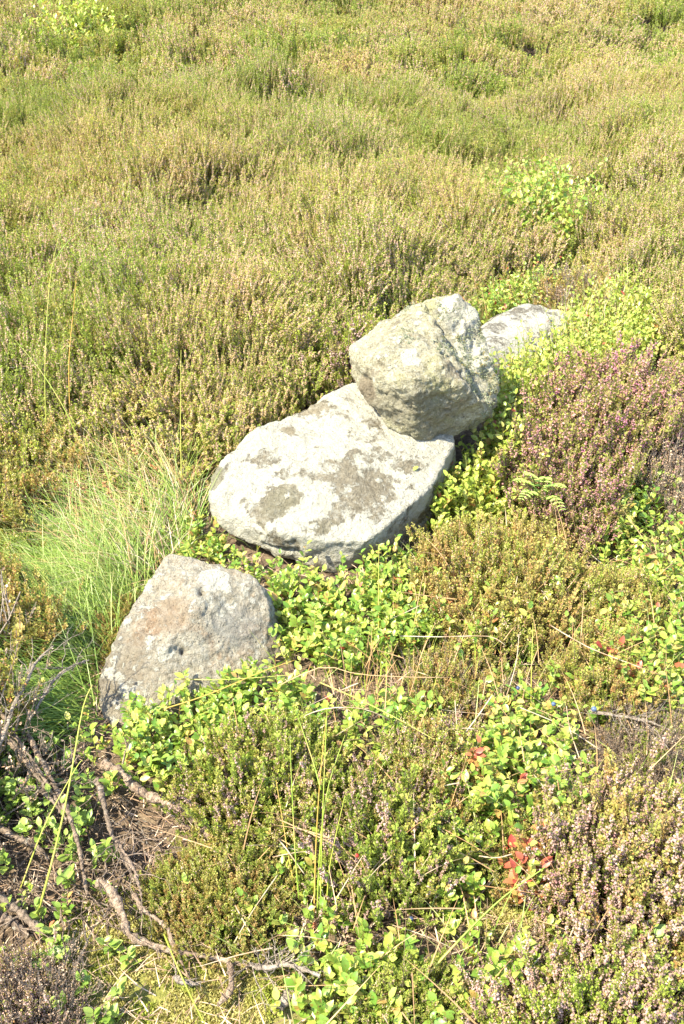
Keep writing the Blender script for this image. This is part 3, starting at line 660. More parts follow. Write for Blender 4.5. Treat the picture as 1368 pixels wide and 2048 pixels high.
# where the field heather does not grow: the stony strip and everything this side of it (canopy outline)
CLEAR = wpoly([(-900, 960), (60, 790), (110, 870), (250, 850), (390, 850), (480, 805), (560, 770), (590, 730), (600, 660), (640, 620), (690, 610), (730, 590), (900, 560), (930, 530),
               (980, 490), (1040, 470), (1090, 440), (1125, 395), (1165, 400), (1200, 470), (1310, 510), (1360, 600), (1430, 650), (2400, 900)], .27) + [(9, -9), (-9, -9)]
SPOTS = [  # dips with little heather: px, py, radius m
    (540, 215, .35), (430, 400, .20), (455, 330, .22), (1090, 375, .42), (230, 380, .14), (600, 560, .12), (800, 470, .10), (1010, 440, .1), (40, 260, .3), (1260, 330, .2)]
def moor():
    rng = np.random.default_rng(77)
    for band, dens, r0, r1, A, B, label in (('heather_moor', 330, 1.6, 7.5, 'near', 'lush', 'dense heather with faded pink flower spikes filling the moor behind the stones'),
                                            ('far_heather_moor', 26, 7.2, 45, 'far', 'farlush', 'brown and green heather moor stretching away at the top of the photo')):
        hw = math.radians(44 if band == 'heather_moor' else 34)
        n = int(dens*hw*(r1*r1-r0*r0))
        r = np.sqrt(rng.uniform(r0*r0, r1*r1, n)); th = rng.uniform(-hw, hw, n)
        if band != 'heather_moor':
            keep = rng.random(n) < np.clip(18/r, .35, 1)**1.2
            r, th = r[keep], th[keep]
        x = r*np.sin(th); y = r*np.cos(th)
        k = ~inpoly(x+rng.normal(0, .02, len(x)), y+rng.normal(0, .02, len(x)), CLEAR) & free(x, y)
        x, y, r = x[k], y[k], r[k]
        p = np.c_[x, y]
        h = .72+.62*(fbm(p*2.2+3, 51, 3)-.5)*1.6+.12*rng.random(len(x))+.28*rng.random(len(x))**3-.04
        edge = np.zeros(len(x))            # the canopy comes down towards the open strip
        for q in range(12):
            for rad in (.12, .26): edge += inpoly(x+rad*math.cos(q*.5236), y+rad*math.sin(q*.5236), CLEAR)
        h *= 1-.75*np.clip(edge/24*1.6, 0, 1)
        cl = fbm(p*3.6, 88, 2); h *= .86+.32*vnoise(p*6.5, 91)
        h *= np.where(cl < .30, .62, 1.0)
        lush_bias = np.zeros(len(x))  # pulls the spots towards the greener tufts
        for a, b, rad in SPOTS:
            c = Pz(a, b, .15)[:2]; d = np.hypot(x-c[0], y-c[1])/rad
            h *= 1-.5*np.exp(-d**4); lush_bias += .10*np.exp(-(d/1.5)**2)
        hum = fbm(p*1.0+40, 61, 4)
        lush = hum+rng.normal(0, .07, len(x))-.02+lush_bias
        sel = lush > np.where(r > 7, .56, .575)
        z = ground(x, y)
        for s, key in ((~sel, A), (sel, B)):
            m = s.sum(); coll = FIELD[key]
            wid = rng.uniform(.9, 1.3, m)*(1 if r0 < 3 else np.clip(r[s]/12, 1, 2.2))
            scl = np.c_[wid, wid, h[s]*(1 if r0 < 3 else 1.0)]
            pm = p[s]; rot = np.c_[rng.normal(0, .12, m)+(fbm(pm*4.5, 71, 2)-.5)*1.3, rng.normal(0, .12, m)+(fbm(pm*4.5+9, 72, 2)-.5)*1.3+.06, rng.uniform(0, 6.283, m)]
            nm = band if key in ('near', 'far') else 'green_'+band
            lb = label if key in ('near', 'far') else ('fresh green heather tufts scattered through the moor behind the stones' if key == 'lush' else 'greener patches in the distant heather moor')
            gn_scatter(nm, np.c_[x[s], y[s], z[s]-.01], rot, scl, coll, lb, 'heather', rng.integers(0, len(coll.objects), m))
moor()

# ---------------------------------------------------------------- bilberry
def leaf_geo():
    # oval blade: 3 midrib points, 6 edge points, folded along the rib, tip turned down
    V = [(0, 0, 0), (0, .35, -.02), (0, .7, -.02), (0, 1.0, -.09)]
    E = [(.16, .10, .03), (.30, .33, .07), (.29, .60, .06), (.15, .86, -.01)]
    R = [(a, b, c) for a, b, c in E]; Lf = [(-a, b, c) for a, b, c in E]
    V = np.array(V+R+Lf)
    F = []
    for o, flip in ((4, 0), (8, 1)):
        tr = [(0, o, 1), (o, o+1, 1), (1, o+1, 2), (o+1, o+2, 2), (2, o+2, o+3), (2, o+3, 3)]
        F += [t if not flip else t[::-1] for t in tr]
    return V, np.array(F)
LV, LF = leaf_geo()
def leaf_mesh(mat, k):
    r = np.random.default_rng(k); mb = MB()
    v = LV.copy(); v[:, 0] *= r.uniform(.9, 1.2); v[:, 2] += (v[:, 1]**2)*r.uniform(-.18, .05)
    v[:, 0] += (v[:, 1]**2)*r.uniform(-.07, .07)
    mb.add(v, LF); return mb.mesh('bilberry_leaf', [M_[mat]], True)
LEAFM = {m: [leaf_mesh(m, k) for k in range(4)] for m in ('leaf', 'leaf_yellow', 'leaf_deep', 'leaf_red')}

def sprigs(rng, x, y, z, hgt, lsize, lean=(0, 0), nleaf=(7, 13), up=.55):
    """returns leaf frames and stem polylines of many bilberry shoots"""
    D_, N_, S_, L_, lines = [], [], [], [], []
    for i in range(len(x)):
        H = hgt[i]; n = int(rng.integers(*nleaf)); a0 = rng.uniform(0, 6.283)
        t = np.linspace(0, 1, 5); la = rng.uniform(0, 6.283); lm = rng.uniform(.05, .5)*H
        bx = lm*math.cos(la)+lean[0]*H; by = lm*math.sin(la)+lean[1]*H
        P = np.c_[x[i]+bx*t**1.5, y[i]+by*t**1.5, z[i]+H*t]
        lines.append(P)
        tt = np.linspace(.30, 1, n)+rng.normal(0, .02, n); tt = np.clip(tt, 0, 1)
        k = tt*4; j = np.minimum(k.astype(int), 3); fr = (k-j)[:, None]
        pos = P[j]*(1-fr)+P[j+1]*fr
        az = a0+np.arange(n)*math.pi+rng.normal(0, .55, n)
        el = rng.uniform(.15, .9, n)+up*.4*tt
        d = np.c_[np.cos(az)*np.cos(el), np.sin(az)*np.cos(el), np.sin(el)]
        nr = np.c_[-np.cos(az)*np.sin(el), -np.sin(az)*np.sin(el), np.cos(el)]+rng.normal(0, .35, (n, 3))
        s = lsize*rng.uniform(.6, 1.12, n)*np.where(tt > .93, .75, 1)
        D_.append(d); N_.append(nr); S_.append(s); L_.append(pos+d*.0015)
    D_, N_, S_, L_ = map(np.concatenate, (D_, N_, S_, L_))
    return frames(D_, N_, S_, L_), lines

def bilberry(label, pix, zc, dens=1000, lsize=.019, mat='leaf', red=0.0, seed=0, n_parts=240, lean=(0, 0), soft=.015, hv=(.55, 1.1), redspots=(), group='bilberry plants among the stones and heather', use_free=True):
    rng = np.random.default_rng(seed+500)
    poly = wpoly(pix, zc*.8); n = max(6, int(area(poly)*dens*1.9))
    x, y = sample_poly(poly, n, rng, soft)
    if use_free:
        k = free(x, y); x, y = x[k], y[k]
    z = ground(x, y)-.005
    cx, cy = float(x.mean()), float(y.mean()); cz = float(ground(cx, cy)[0])
    hg = zc*rng.uniform(hv[0], hv[1], len(x))*(.8+.4*fbm(np.c_[x, y]*9, 5, 2))
    M, lines = sprigs(rng, x, y, z, hg, lsize, lean)
    M[:, 0, 3] -= cx; M[:, 1, 3] -= cy; M[:, 2, 3] -= cz
    root = link('bilberry_plant', None, None, (cx, cy, cz)); tag(root, label, 'bilberry', group)
    # stems
    mb = MB()
    for P in lines:
        mb.tube(P-np.array([cx, cy, cz]), np.linspace(.0011, .0006, 5), 3, 0, rng.random(), cap=False)
    st = link('stems', mb.mesh('stems', [M_['stem_green']]), root); st['kind'] = 'stuff'
    # which leaves show largest: high in the canopy
    score = M[:, 2, 3]+rng.normal(0, .006, len(M))
    order = np.argsort(-score)
    part, rest = order[:n_parts], order[n_parts:]
    meshes = LEAFM[mat]
    redp = [(Pz(a, b, zc*.8)[0]-cx, Pz(a, b, zc*.8)[1]-cy, r) for a, b, r in redspots]
    for i in part:
        px_, py_ = M[i, 0, 3], M[i, 1, 3]
        isred = rng.random() < red or any(math.hypot(px_-a, py_-b) < r and rng.random() < .75 for a, b, r in redp)
        o = D.objects.new('leaf', (LEAFM['leaf_red'] if isred else meshes)[int(rng.integers(4))]); COL.objects.link(o)
        o.parent = root; o.matrix_local = Matrix(M[i].tolist())
        if isred: o['label'] = 'red autumn leaf'
    if len(rest):
        mb = MB(); isr = rng.random(len(rest)) < red
        for a, b, r in redp:
            isr |= (np.hypot(M[rest, 0, 3]-a, M[rest, 1, 3]-b) < r) & (rng.random(len(rest)) < .6)
        mb.batch(LV, LF, M[rest[~isr]], 0, rng.random((~isr).sum()))
        if isr.any(): mb.batch(LV, LF, M[rest[isr]], 1, rng.random(isr.sum()))
        fo = link('foliage', mb.mesh('foliage', [M_[mat], M_['leaf_red']], True), root); fo['kind'] = 'stuff'
    return root

BB = bilberry
BB('leafy bilberry carpet under the front edge of the flat stone', [(520, 1150), (600, 1140), (700, 1150), (800, 1090), (850, 1120), (840, 1200), (900, 1260), (860, 1300), (700, 1310), (560, 1290), (550, 1200)], .10, 1500, .021, 'leaf', .02, 1, 300)
BB('bilberry sprigs standing in front of the foot of the buff stone', [(190, 1450), (260, 1400), (360, 1370), (480, 1330), (560, 1340), (640, 1380), (560, 1420), (430, 1470), (330, 1560), (220, 1530)], .10, 1400, .02, 'leaf', 0, 2, 300, use_free=False)
BB('yellow bilberry growing against the right flank of the boulder and flat stone', [(850, 990), (900, 930), (960, 880), (1010, 800), (1010, 730), (1060, 740), (1060, 830), (1030, 900), (1000, 970), (900, 1010)], .17, 1700, .022, 'leaf_yellow', .02, 3, 300)
BB('tall yellow green bilberry in the narrow strip between the boulder and the brownish heather bush', [(1000, 760), (1020, 710), (1060, 700), (1080, 740), (1060, 820), (1045, 900), (1005, 890), (990, 850)], .25, 1500, .022, 'leaf_yellow', .01, 28, 300, soft=.01, hv=(.75, 1.05))
BB('bright bilberry drift right of the low pale stone', [(1030, 760), (1085, 690), (1140, 620), (1190, 560), (1270, 540), (1330, 640), (1300, 700), (1190, 710), (1100, 740), (1060, 800)], .19, 1500, .02, 'leaf_yellow', .015, 4, 300)
BB('bilberry strip with red tinged leaves behind the low pale stone', [(930, 600), (960, 560), (1040, 530), (1110, 510), (1110, 560), (1060, 600), (990, 620)], .16, 1100, .02, 'leaf', .05, 5, 200)
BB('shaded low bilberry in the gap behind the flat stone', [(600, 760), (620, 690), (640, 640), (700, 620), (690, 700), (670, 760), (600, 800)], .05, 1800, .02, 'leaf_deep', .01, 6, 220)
BB('bright bilberry bush growing alone out in the heather on the right', [(985, 380), (1010, 345), (1060, 320), (1120, 330), (1180, 370), (1160, 410), (1090, 420), (1020, 405)], .34, 800, .030, 'leaf', 0, 7, 250)
BB('bilberry patch with fresh leaves along the right edge below the dead bush', [(1200, 930), (1260, 900), (1330, 940), (1400, 980), (1400, 1180), (1300, 1170), (1230, 1080), (1180, 1010)], .12, 1000, .021, 'leaf', .02, 8, 260)
BB('bilberry patch with reddish leaves at the right edge, half way down', [(1180, 1240), (1260, 1200), (1400, 1190), (1400, 1390), (1290, 1390), (1200, 1350)], .12, 1100, .022, 'leaf', .02, 9, 260, redspots=[(1250, 1330, .03), (1220, 1300, .03)])
BB('dense bilberry patch with a red leaved sprig on its left side, right of centre', [(910, 1520), (950, 1450), (1060, 1420), (1150, 1470), (1170, 1560), (1090, 1610), (980, 1620), (910, 1580)], .12, 1500, .022, 'leaf', 0, 10, 300, redspots=[(930, 1510, .035), (1035, 1560, .012)])
BB('bilberry clump right of the pink heather spires', [(850, 1700), (880, 1640), (950, 1640), (960, 1720), (940, 1850), (870, 1850)], .10, 1400, .02, 'leaf', 0, 11, 220)
BB('small bilberry with scarlet leaves beside the lilac flowered heather', [(1010, 1660), (1060, 1620), (1100, 1660), (1090, 1780), (1040, 1790), (1020, 1720)], .12, 1100, .023, 'leaf', .15, 12, 110, redspots=[(1045, 1650, .05), (1055, 1740, .06)])
BB('loose bilberry patch at the bottom edge, right of the dead twig spray', [(560, 1960), (640, 1900), (720, 1870), (800, 1900), (860, 1960), (850, 2100), (560, 2100)], .07, 800, .023, 'leaf', .01, 13, 200)
BB('loose bilberry patch at the bottom edge, left of the bottom right heather', [(900, 1960), (960, 1900), (1050, 1870), (1150, 1880), (1160, 1980), (1080, 2080), (900, 2090)], .08, 900, .022, 'leaf', .02, 14, 220)
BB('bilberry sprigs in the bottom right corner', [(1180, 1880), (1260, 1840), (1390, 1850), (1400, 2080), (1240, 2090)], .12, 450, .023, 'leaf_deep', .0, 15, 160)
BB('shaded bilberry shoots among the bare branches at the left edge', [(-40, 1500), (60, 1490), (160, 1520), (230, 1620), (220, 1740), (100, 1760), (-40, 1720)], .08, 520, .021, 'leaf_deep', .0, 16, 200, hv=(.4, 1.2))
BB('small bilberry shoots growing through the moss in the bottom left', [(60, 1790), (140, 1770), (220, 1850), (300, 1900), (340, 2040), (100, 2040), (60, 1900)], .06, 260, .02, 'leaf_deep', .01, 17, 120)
BB('bilberry tucked between the grass tussock and the flat stone', [(350, 1080), (390, 1020), (430, 1060), (500, 1120), (520, 1150), (440, 1120), (370, 1105)], .08, 1200, .019, 'leaf', .02, 18, 130)
BB('bilberry sprigs poking through the golden brown heather', [(860, 1180), (960, 1190), (1100, 1130), (1180, 1200), (1100, 1260), (900, 1280)], .13, 260, .021, 'leaf', .02, 19, 110)
BB('bilberry sprigs among straws, just above the dense patch', [(950, 1380), (1040, 1330), (1150, 1340), (1220, 1400), (1160, 1440), (980, 1430)], .10, 620, .02, 'leaf', .03, 20, 150)
BB('bilberry with yellowing leaves below the fern fronds', [(930, 1000), (1000, 960), (1120, 980), (1190, 1040), (1120, 1060), (1000, 1030)], .1, 620, .02, 'leaf_yellow', .0, 21, 100)
BB('bilberry shoots threaded through the heather in the centre foreground', [(560, 1440), (680, 1380), (820, 1380), (880, 1440), (820, 1520), (680, 1500)], .10, 700, .021, 'leaf', .01, 22, 200)
BB('bilberry shoots around the foot of the tall green rushes', [(540, 1700), (620, 1660), (700, 1700), (720, 1850), (600, 1870), (530, 1800)], .07, 620, .02, 'leaf', .01, 23, 130)
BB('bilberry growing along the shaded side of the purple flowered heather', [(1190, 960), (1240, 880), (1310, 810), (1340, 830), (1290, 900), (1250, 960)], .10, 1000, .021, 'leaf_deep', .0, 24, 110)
BB('distant pale green bush in the top left corner of the moor', [(60, 70), (100, 40), (180, 22), (250, 35), (230, 55), (150, 66)], .32, 130, .05, 'leaf_yellow', 0, 25, 60, soft=.08, hv=(.5, .95), group='bilberry plants on the far moor')
BB('low green patch at the very top left of the moor', [(0, 22), (0, 4), (200, -6), (270, 4), (190, 12), (80, 18)], .30, 26, .09, 'leaf', 0, 26, 60, soft=.1, group='bilberry plants on the far moor')
BB('sparse bilberry in the lane of bare ground running up through the heather', [(1110, 540), (1120, 470), (1100, 430), (1150, 420), (1170, 500), (1180, 560)], .15, 420, .02, 'leaf', .06, 27, 100)

# ---------------------------------------------------------------- blade things
def curve(P, n):
    P = np.asarray(P, float); k = np.linspace(0, len(P)-1, n); out = []
    for t in k:
        i = min(int(t), len(P)-2); f = t-i
        p0 = P[max(i-1, 0)]; p1 = P[i]; p2 = P[i+1]; p3 = P[min(i+2, len(P)-1)]
        out.append(.5*((2*p1)+(-p0+p2)*f+(2*p0-5*p1+4*p2-p3)*f*f+(-p0+3*p1-3*p2+p3)*f**3))
    return np.array(out)
def gz(p, off): return np.array([p[0], p[1], float(ground(p[0], p[1])[0])+off])

def blade_batch(mb, rng, x, y, z, L, az, bend, wid, el0, mat=0):
    """flat folded grass blades with a droop"""
    n = len(x); seg = 6
    t = np.linspace(0, 1, seg)
    el = el0[:, None]-bend[:, None]*t[None]**1.3
    ds = L[:, None]/(seg-1)
    hx = np.cumsum(np.c_[np.zeros(n), (np.cos(el)*ds)[:, :-1]], 1); hz = np.cumsum(np.c_[np.zeros(n), (np.sin(el)*ds)[:, :-1]], 1)
    cx = x[:, None]+hx*np.cos(az)[:, None]; cy = y[:, None]+hx*np.sin(az)[:, None]; cz = np.maximum(z[:, None]+hz, z[:, None]-.005)
    tw = az+rng.normal(math.pi/2, .5, n)
    wv = (wid[:, None]*(1-t[None]**1.6)*.5+.00015)
    ox = np.cos(tw)[:, None]*wv; oy = np.sin(tw)[:, None]*wv
    A = np.stack([cx+ox, cy+oy, cz], -1); B = np.stack([cx-ox, cy-oy, cz+wv*.4], -1)
    V = np.stack([A, B], 2).reshape(n, seg*2, 3)
    base = []
    for s in range(seg-1):
        a = s*2; base += [(a, a+1, a+3), (a, a+3, a+2)]
    base = np.array(base)
    F = (base[None]+(np.arange(n)*seg*2)[:, None, None]).reshape(-1, 3)
    mb.add(V.reshape(-1, 3), F, mat, np.repeat(rng.random(n), seg*2))

def tussock(label, pix, zc, n, L, wid, az0, azs, el, bend, mats, seed, split=.0):
    rng = np.random.default_rng(seed+900)
    x, y = sample_poly(wpoly(pix, zc), n, rng, .02)
    k = free(x, y); x, y = x[k], y[k]; n = len(x)
    mb = MB(); z = ground(x, y)-.004
    # blades spring from a few crowns
    for i, m in enumerate(mats):
        s = (np.arange(n) % len(mats)) == i
        q = s.sum()
        blade_batch(mb, rng, x[s], y[s], z[s], rng.uniform(*L, q), rng.normal(az0, azs, q), rng.uniform(*bend, q), rng.uniform(*wid, q), rng.uniform(*el, q), i)
    cx, cy = x.mean(), y.mean(); cz = float(ground(cx, cy)[0])
    root = link('grass_tussock', None, None, (cx, cy, cz)); tag(root, label, 'grass')
    v = np.concatenate(mb.v)-np.array([cx, cy, cz]); mb.v = [v]
    o = link('blades', mb.mesh('blades', [M_[m] for m in mats]), root); o['kind'] = 'stuff'
    return root
TU = tussock
TU('large arching tussock of fine bright grass left of the flat stone', [(110, 1120), (150, 1000), (320, 960), (410, 1030), (400, 1110), (300, 1200), (180, 1230)], 0, 2900, (.10, .30), (.0014, .0027), math.radians(140), .9, (.4, 1.3), (.6, 2.2), ['grass', 'grass_deep', 'grass', 'grass_deep', 'straw', 'straw_brown'], 1)
TU('short fine grass spilling down beside the buff stone', [(60, 1290), (90, 1130), (250, 1120), (300, 1170), (250, 1270), (180, 1350)], 0, 3200, (.10, .24), (.0015, .0026), math.radians(160), .7, (.5, 1.3), (.6, 1.6), ['grass', 'grass_deep'], 2)
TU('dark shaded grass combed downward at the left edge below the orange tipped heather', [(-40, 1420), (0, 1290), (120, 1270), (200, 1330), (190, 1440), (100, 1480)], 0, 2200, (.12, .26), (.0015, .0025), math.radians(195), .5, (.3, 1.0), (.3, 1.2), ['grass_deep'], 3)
TU('pale dry grass in the hollow below the heather on the left', [(110, 960), (250, 900), (380, 940), (380, 1000), (250, 1030), (120, 1050)], 0, 1300, (.08, .22), (.0015, .0026), math.radians(110), 1.2, (.5, 1.4), (.3, 1.5), ['grass', 'straw_brown'], 4)
TU('pale grass leaning over the bright bilberry drift', [(1050, 760), (1120, 680), (1220, 620), (1290, 660), (1230, 740), (1100, 790)], 0, 330, (.14, .26), (.0018, .003), math.radians(70), .8, (.8, 1.5), (.1, 1.0), ['grass', 'straw'], 5)
TU('thin straw coloured grass between the boulder and the low pale stone', [(940, 680), (960, 640), (1080, 610), (1120, 620), (1000, 650), (960, 720)], 0, 300, (.14, .26), (.0018, .0028), math.radians(200), 1.0, (.7, 1.5), (.2, 1.3), ['grass', 'straw_brown'], 6)
TU('short bristling grass stubble in the middle of the bilberry carpet', [(640, 1400), (700, 1330), (800, 1350), (960, 1290), (1000, 1340), (900, 1420), (760, 1440)], 0, 170, (.06, .14), (.002, .003), math.radians(80), 1.2, (1.1, 1.55), (.0, .6), ['rush', 'straw_brown'], 7)

def stalk(name, label, cat, pts, r, mat, group, node=False, n=14, taper=.35):
    """pts: (px, py, height)"""
    P = curve([Pz(a, b, h) for a, b, h in pts], n)
    base = P[0].copy(); mb = MB()
    mb.tube(P-base, np.linspace(r, r*taper, n), 5, 0, 0)
    o = link(name, mb.mesh(name, [M_[mat]], True), None, tuple(base)); tag(o, label, cat, group)
    return o
GR = 'long rush stems standing among the plants'
rushes = [
 ('tall green rush rising straight from the bottom heather, leftmost of the close bunch', [(598, 1800, .03), (590, 1700, .1), (583, 1560, .2), (580, 1475, .26)], 'rush'),
 ('golden rush in the middle of the close bunch at bottom centre', [(628, 1830, .03), (632, 1690, .13), (640, 1560, .23), (652, 1440, .3)], 'rush_orange'),
 ('bright green rush leaning right in the close bunch at bottom centre', [(634, 1835, .03), (640, 1700, .13), (655, 1580, .2), (690, 1470, .26)], 'rush'),
 ('long green rush at the centre of the bunch, reaching highest', [(640, 1850, .02), (643, 1700, .13), (648, 1560, .24), (655, 1400, .34)], 'rush'),
 ('short green rush at the right side of the close bunch', [(652, 1840, .02), (660, 1730, .1), (690, 1590, .2)], 'rush'),
 ('orange brown rush left of the close bunch', [(590, 1780, .03), (575, 1700, .07), (552, 1560, .14)], 'rush_orange'),
 ('green rush crossing the top of the close bunch towards the upper left', [(642, 1580, .12), (625, 1520, .15), (598, 1440, .2), (590, 1420, .22)], 'rush'),
 ('long green rush bending low over the lilac heather, lower right', [(760, 2060, .02), (900, 1900, .08), (1000, 1800, .13), (1090, 1735, .17)], 'rush'),
 ('green rush with a yellow root lying over the moss, bottom left', [(328, 1868, .03), (360, 1945, .04), (400, 2030, .05), (430, 2080, .05)], 'rush'),
 ('long green rush leaning across the bare branches at the left', [(75, 1830, .03), (105, 1720, .1), (135, 1590, .17), (165, 1420, .25), (185, 1370, .27)], 'rush'),
 ('yellow green rush rising from the lower left beside the first', [(40, 1780, .03), (90, 1650, .1), (150, 1540, .15), (165, 1520, .16)], 'rush'),
 ('tall rush with a brown head at the left edge of the moor', [(92, 850, .05), (90, 730, .2), (100, 560, .38), (122, 455, .46)], 'rush'),
 ('tall orange rush beside the brown headed one at the left', [(140, 830, .05), (138, 720, .18), (148, 610, .3), (152, 560, .36)], 'rush_orange'),
 ('slanting green rush in front of the heather at the left', [(165, 900, .02), (130, 820, .12), (80, 740, .2), (30, 680, .26)], 'rush'),
 ('thin green blade arching over the heather in the upper left', [(90, 560, .22), (130, 490, .32), (190, 445, .36), (256, 420, .38)], 'rush'),
 ('thin upright green blade in the heather left of the flat stone', [(363, 960, .02), (361, 840, .15), (362, 700, .3)], 'rush'),
 ('yellow stem lying from the buff stone foot towards the right', [(250, 1440, .05), (400, 1395, .1), (520, 1345, .13), (590, 1320, .15)], 'rush_orange'),
 ('level green stem across the foot of the buff stone', [(350, 1358, .08), (450, 1359, .1), (580, 1350, .12)], 'rush'),
 ('green stem slanting across the centre foreground heather', [(640, 1365, .12), (720, 1400, .13), (800, 1440, .13), (870, 1480, .13)], 'rush'),
 ('upright green stem in the bilberry below the flat stone', [(758, 1270, .03), (757, 1180, .12), (758, 1090, .2)], 'rush'),
 ('short thick green rush right of the centre straws', [(1062, 1420, .02), (1063, 1340, .09), (1066, 1250, .16)], 'rush'),
 ('leaning green rush just above the dry brown heather', [(980, 1290, .02), (970, 1230, .1), (960, 1180, .15)], 'rush'),
]
for i, (lb, pts, mt) in enumerate(rushes):
    if pts[0][1] < 1000 and pts[0][0] < 400: pts = [(a, b, h+.13) for a, b, h in pts]
    stalk('rush_stem', lb, 'rush', pts, .0016 if i not in (7, 9) else .0024, mt, GR)

straws = [
 ('bent white straw standing right of centre', [(1003, 1420, .05), (1020, 1370, .09), (1033, 1320, .12), (1038, 1268, .16)], 'straw'),
 ('straight pale straw slanting down through the dense bilberry patch', [(1162, 1525, .06), (1145, 1460, .1), (1133, 1412, .13)], 'straw'),
 ('long level straw from the centre to the right edge of the golden heather', [(800, 1272, .1), (880, 1275, .11), (970, 1278, .11), (1010, 1290, .1)], 'straw'),
 ('pale straw leaning from the dry heather to the upper left', [(1200, 1500, .05), (1120, 1455, .08), (1040, 1415, .1)], 'straw'),
 ('long straw arching at the upper right of the straws', [(1100, 1250, .1), (1180, 1297, .12), (1250, 1325, .12), (1320, 1350, .1)], 'straw'),
 ('short straw crossing left of the dense bilberry patch', [(905, 1500, .06), (950, 1440, .1), (985, 1390, .12)], 'straw'),
 ('level short straw left of the dense bilberry patch', [(880, 1460, .09), (920, 1461, .1), (950, 1458, .1)], 'straw'),
 ('steep straw left of the dense bilberry patch', [(910, 1400, .12), (915, 1480, .08), (932, 1562, .04)], 'straw'),
 ('arching tan straw over the centre foreground heather', [(590, 1440, .1), (650, 1418, .14), (720, 1412, .15), (780, 1440, .12)], 'straw'),
 ('long tan straw across the bilberry carpet', [(560, 1370, .1), (640, 1330, .13), (720, 1350, .12), (820, 1360, .11), (900, 1355, .1)], 'straw_brown'),
 ('pale grass sheath lying in the bottom centre', [(495, 1630, .06), (560, 1680, .08), (600, 1730, .06), (630, 1775, .03)], 'straw'),
 ('thin straw from the bottom centre sheath to the right', [(560, 1640, .1), (640, 1680, .1), (720, 1720, .08), (760, 1760, .05)], 'straw_brown'),
 ('short white straw crossing another over the low heather mat', [(468, 1886, .05), (510, 1820, .07), (555, 1750, .09)], 'straw'),
 ('short white straw beneath the crossing one over the low heather mat', [(470, 1810, .06), (500, 1860, .05), (530, 1905, .03)], 'straw'),
 ('pale horizontal straw left of the scarlet leaves', [(958, 1712, .07), (990, 1712, .08), (1030, 1706, .08)], 'straw'),
 ('upright brown straw beside the short thick rush', [(1040, 1440, .03), (1050, 1370, .09), (1075, 1300, .14)], 'straw_brown'),
 ('slanting brown straw right of the short thick rush', [(1120, 1360, .04), (1145, 1290, .1), (1165, 1240, .14)], 'straw_brown'),
 ('wavy pale straw lying over the heather at the left edge', [(-10, 738, .22), (60, 735, .24), (110, 728, .25), (155, 733, .24)], 'straw'),
 ('thin straw stuck up out of the moor on the right', [(985, 300, .3), (960, 293, .34)], 'straw'),
 ('long brown straw bent over the bottom edge', [(640, 2060, .03), (720, 2010, .06), (790, 1985, .06), (900, 1995, .04)], 'straw_brown'),
]
# brown seed heads over the tussock
def seed_head(label, pts):
    rng = np.random.default_rng(int(pts[0][0])); P = curve([Pz(a, b, h) for a, b, h in pts], 10); base = P[0].copy(); P = P-base
    root = link('sedge_stem', None, None, tuple(base)); tag(root, label, 'sedge', 'brown headed sedge stems in the grass tussock')
    mb = MB(); mb.tube(P, np.linspace(.0012, .0007, 10), 4); link('stem', mb.mesh('stem', [M_['rush']], True), root)
    mb = MB(); q = 26; k = rng.uniform(6.2, 9, q); i = np.minimum(k.astype(int), 8); pos = P[i]+(P[i+1]-P[i])*(k-i)[:, None]
    mb.batch(BEAD_V, BEAD_F, frames(rng.normal(0, 1, (q, 3)), rng.normal(0, 1, (q, 3)), rng.uniform(.004, .009, q), pos), 0, rng.random(q)); link('seed_head', mb.mesh('seed_head', [M_['h_russet']]), root)
seed_head('sedge stem with a brown head leaning furthest left over the tussock', [(230, 1080, .05), (190, 1010, .15), (150, 960, .22)])
seed_head('sedge stem with a brown head in the middle of the tussock', [(280, 1100, .05), (240, 1020, .16), (205, 965, .22)])
seed_head('sedge stem with a brown head rising at the top of the tussock', [(300, 1060, .05), (285, 960, .18), (262, 880, .26)])
seed_head('sedge stem with a drooping brown head near the flat stone', [(350, 1060, .05), (330, 960, .18), (300, 930, .2)])
for lb, pts, mt in straws: stalk('dry_straw', lb, 'straw', [(a+random.uniform(-6, 6)*(0 < q < len(pts)-1), b+random.uniform(-6, 6)*(0 < q < len(pts)-1), h) for q, (a, b, h) in enumerate(pts)], random.uniform(.0011, .0017), mt, 'dry straws lying over the plants', n=10, taper=.7)

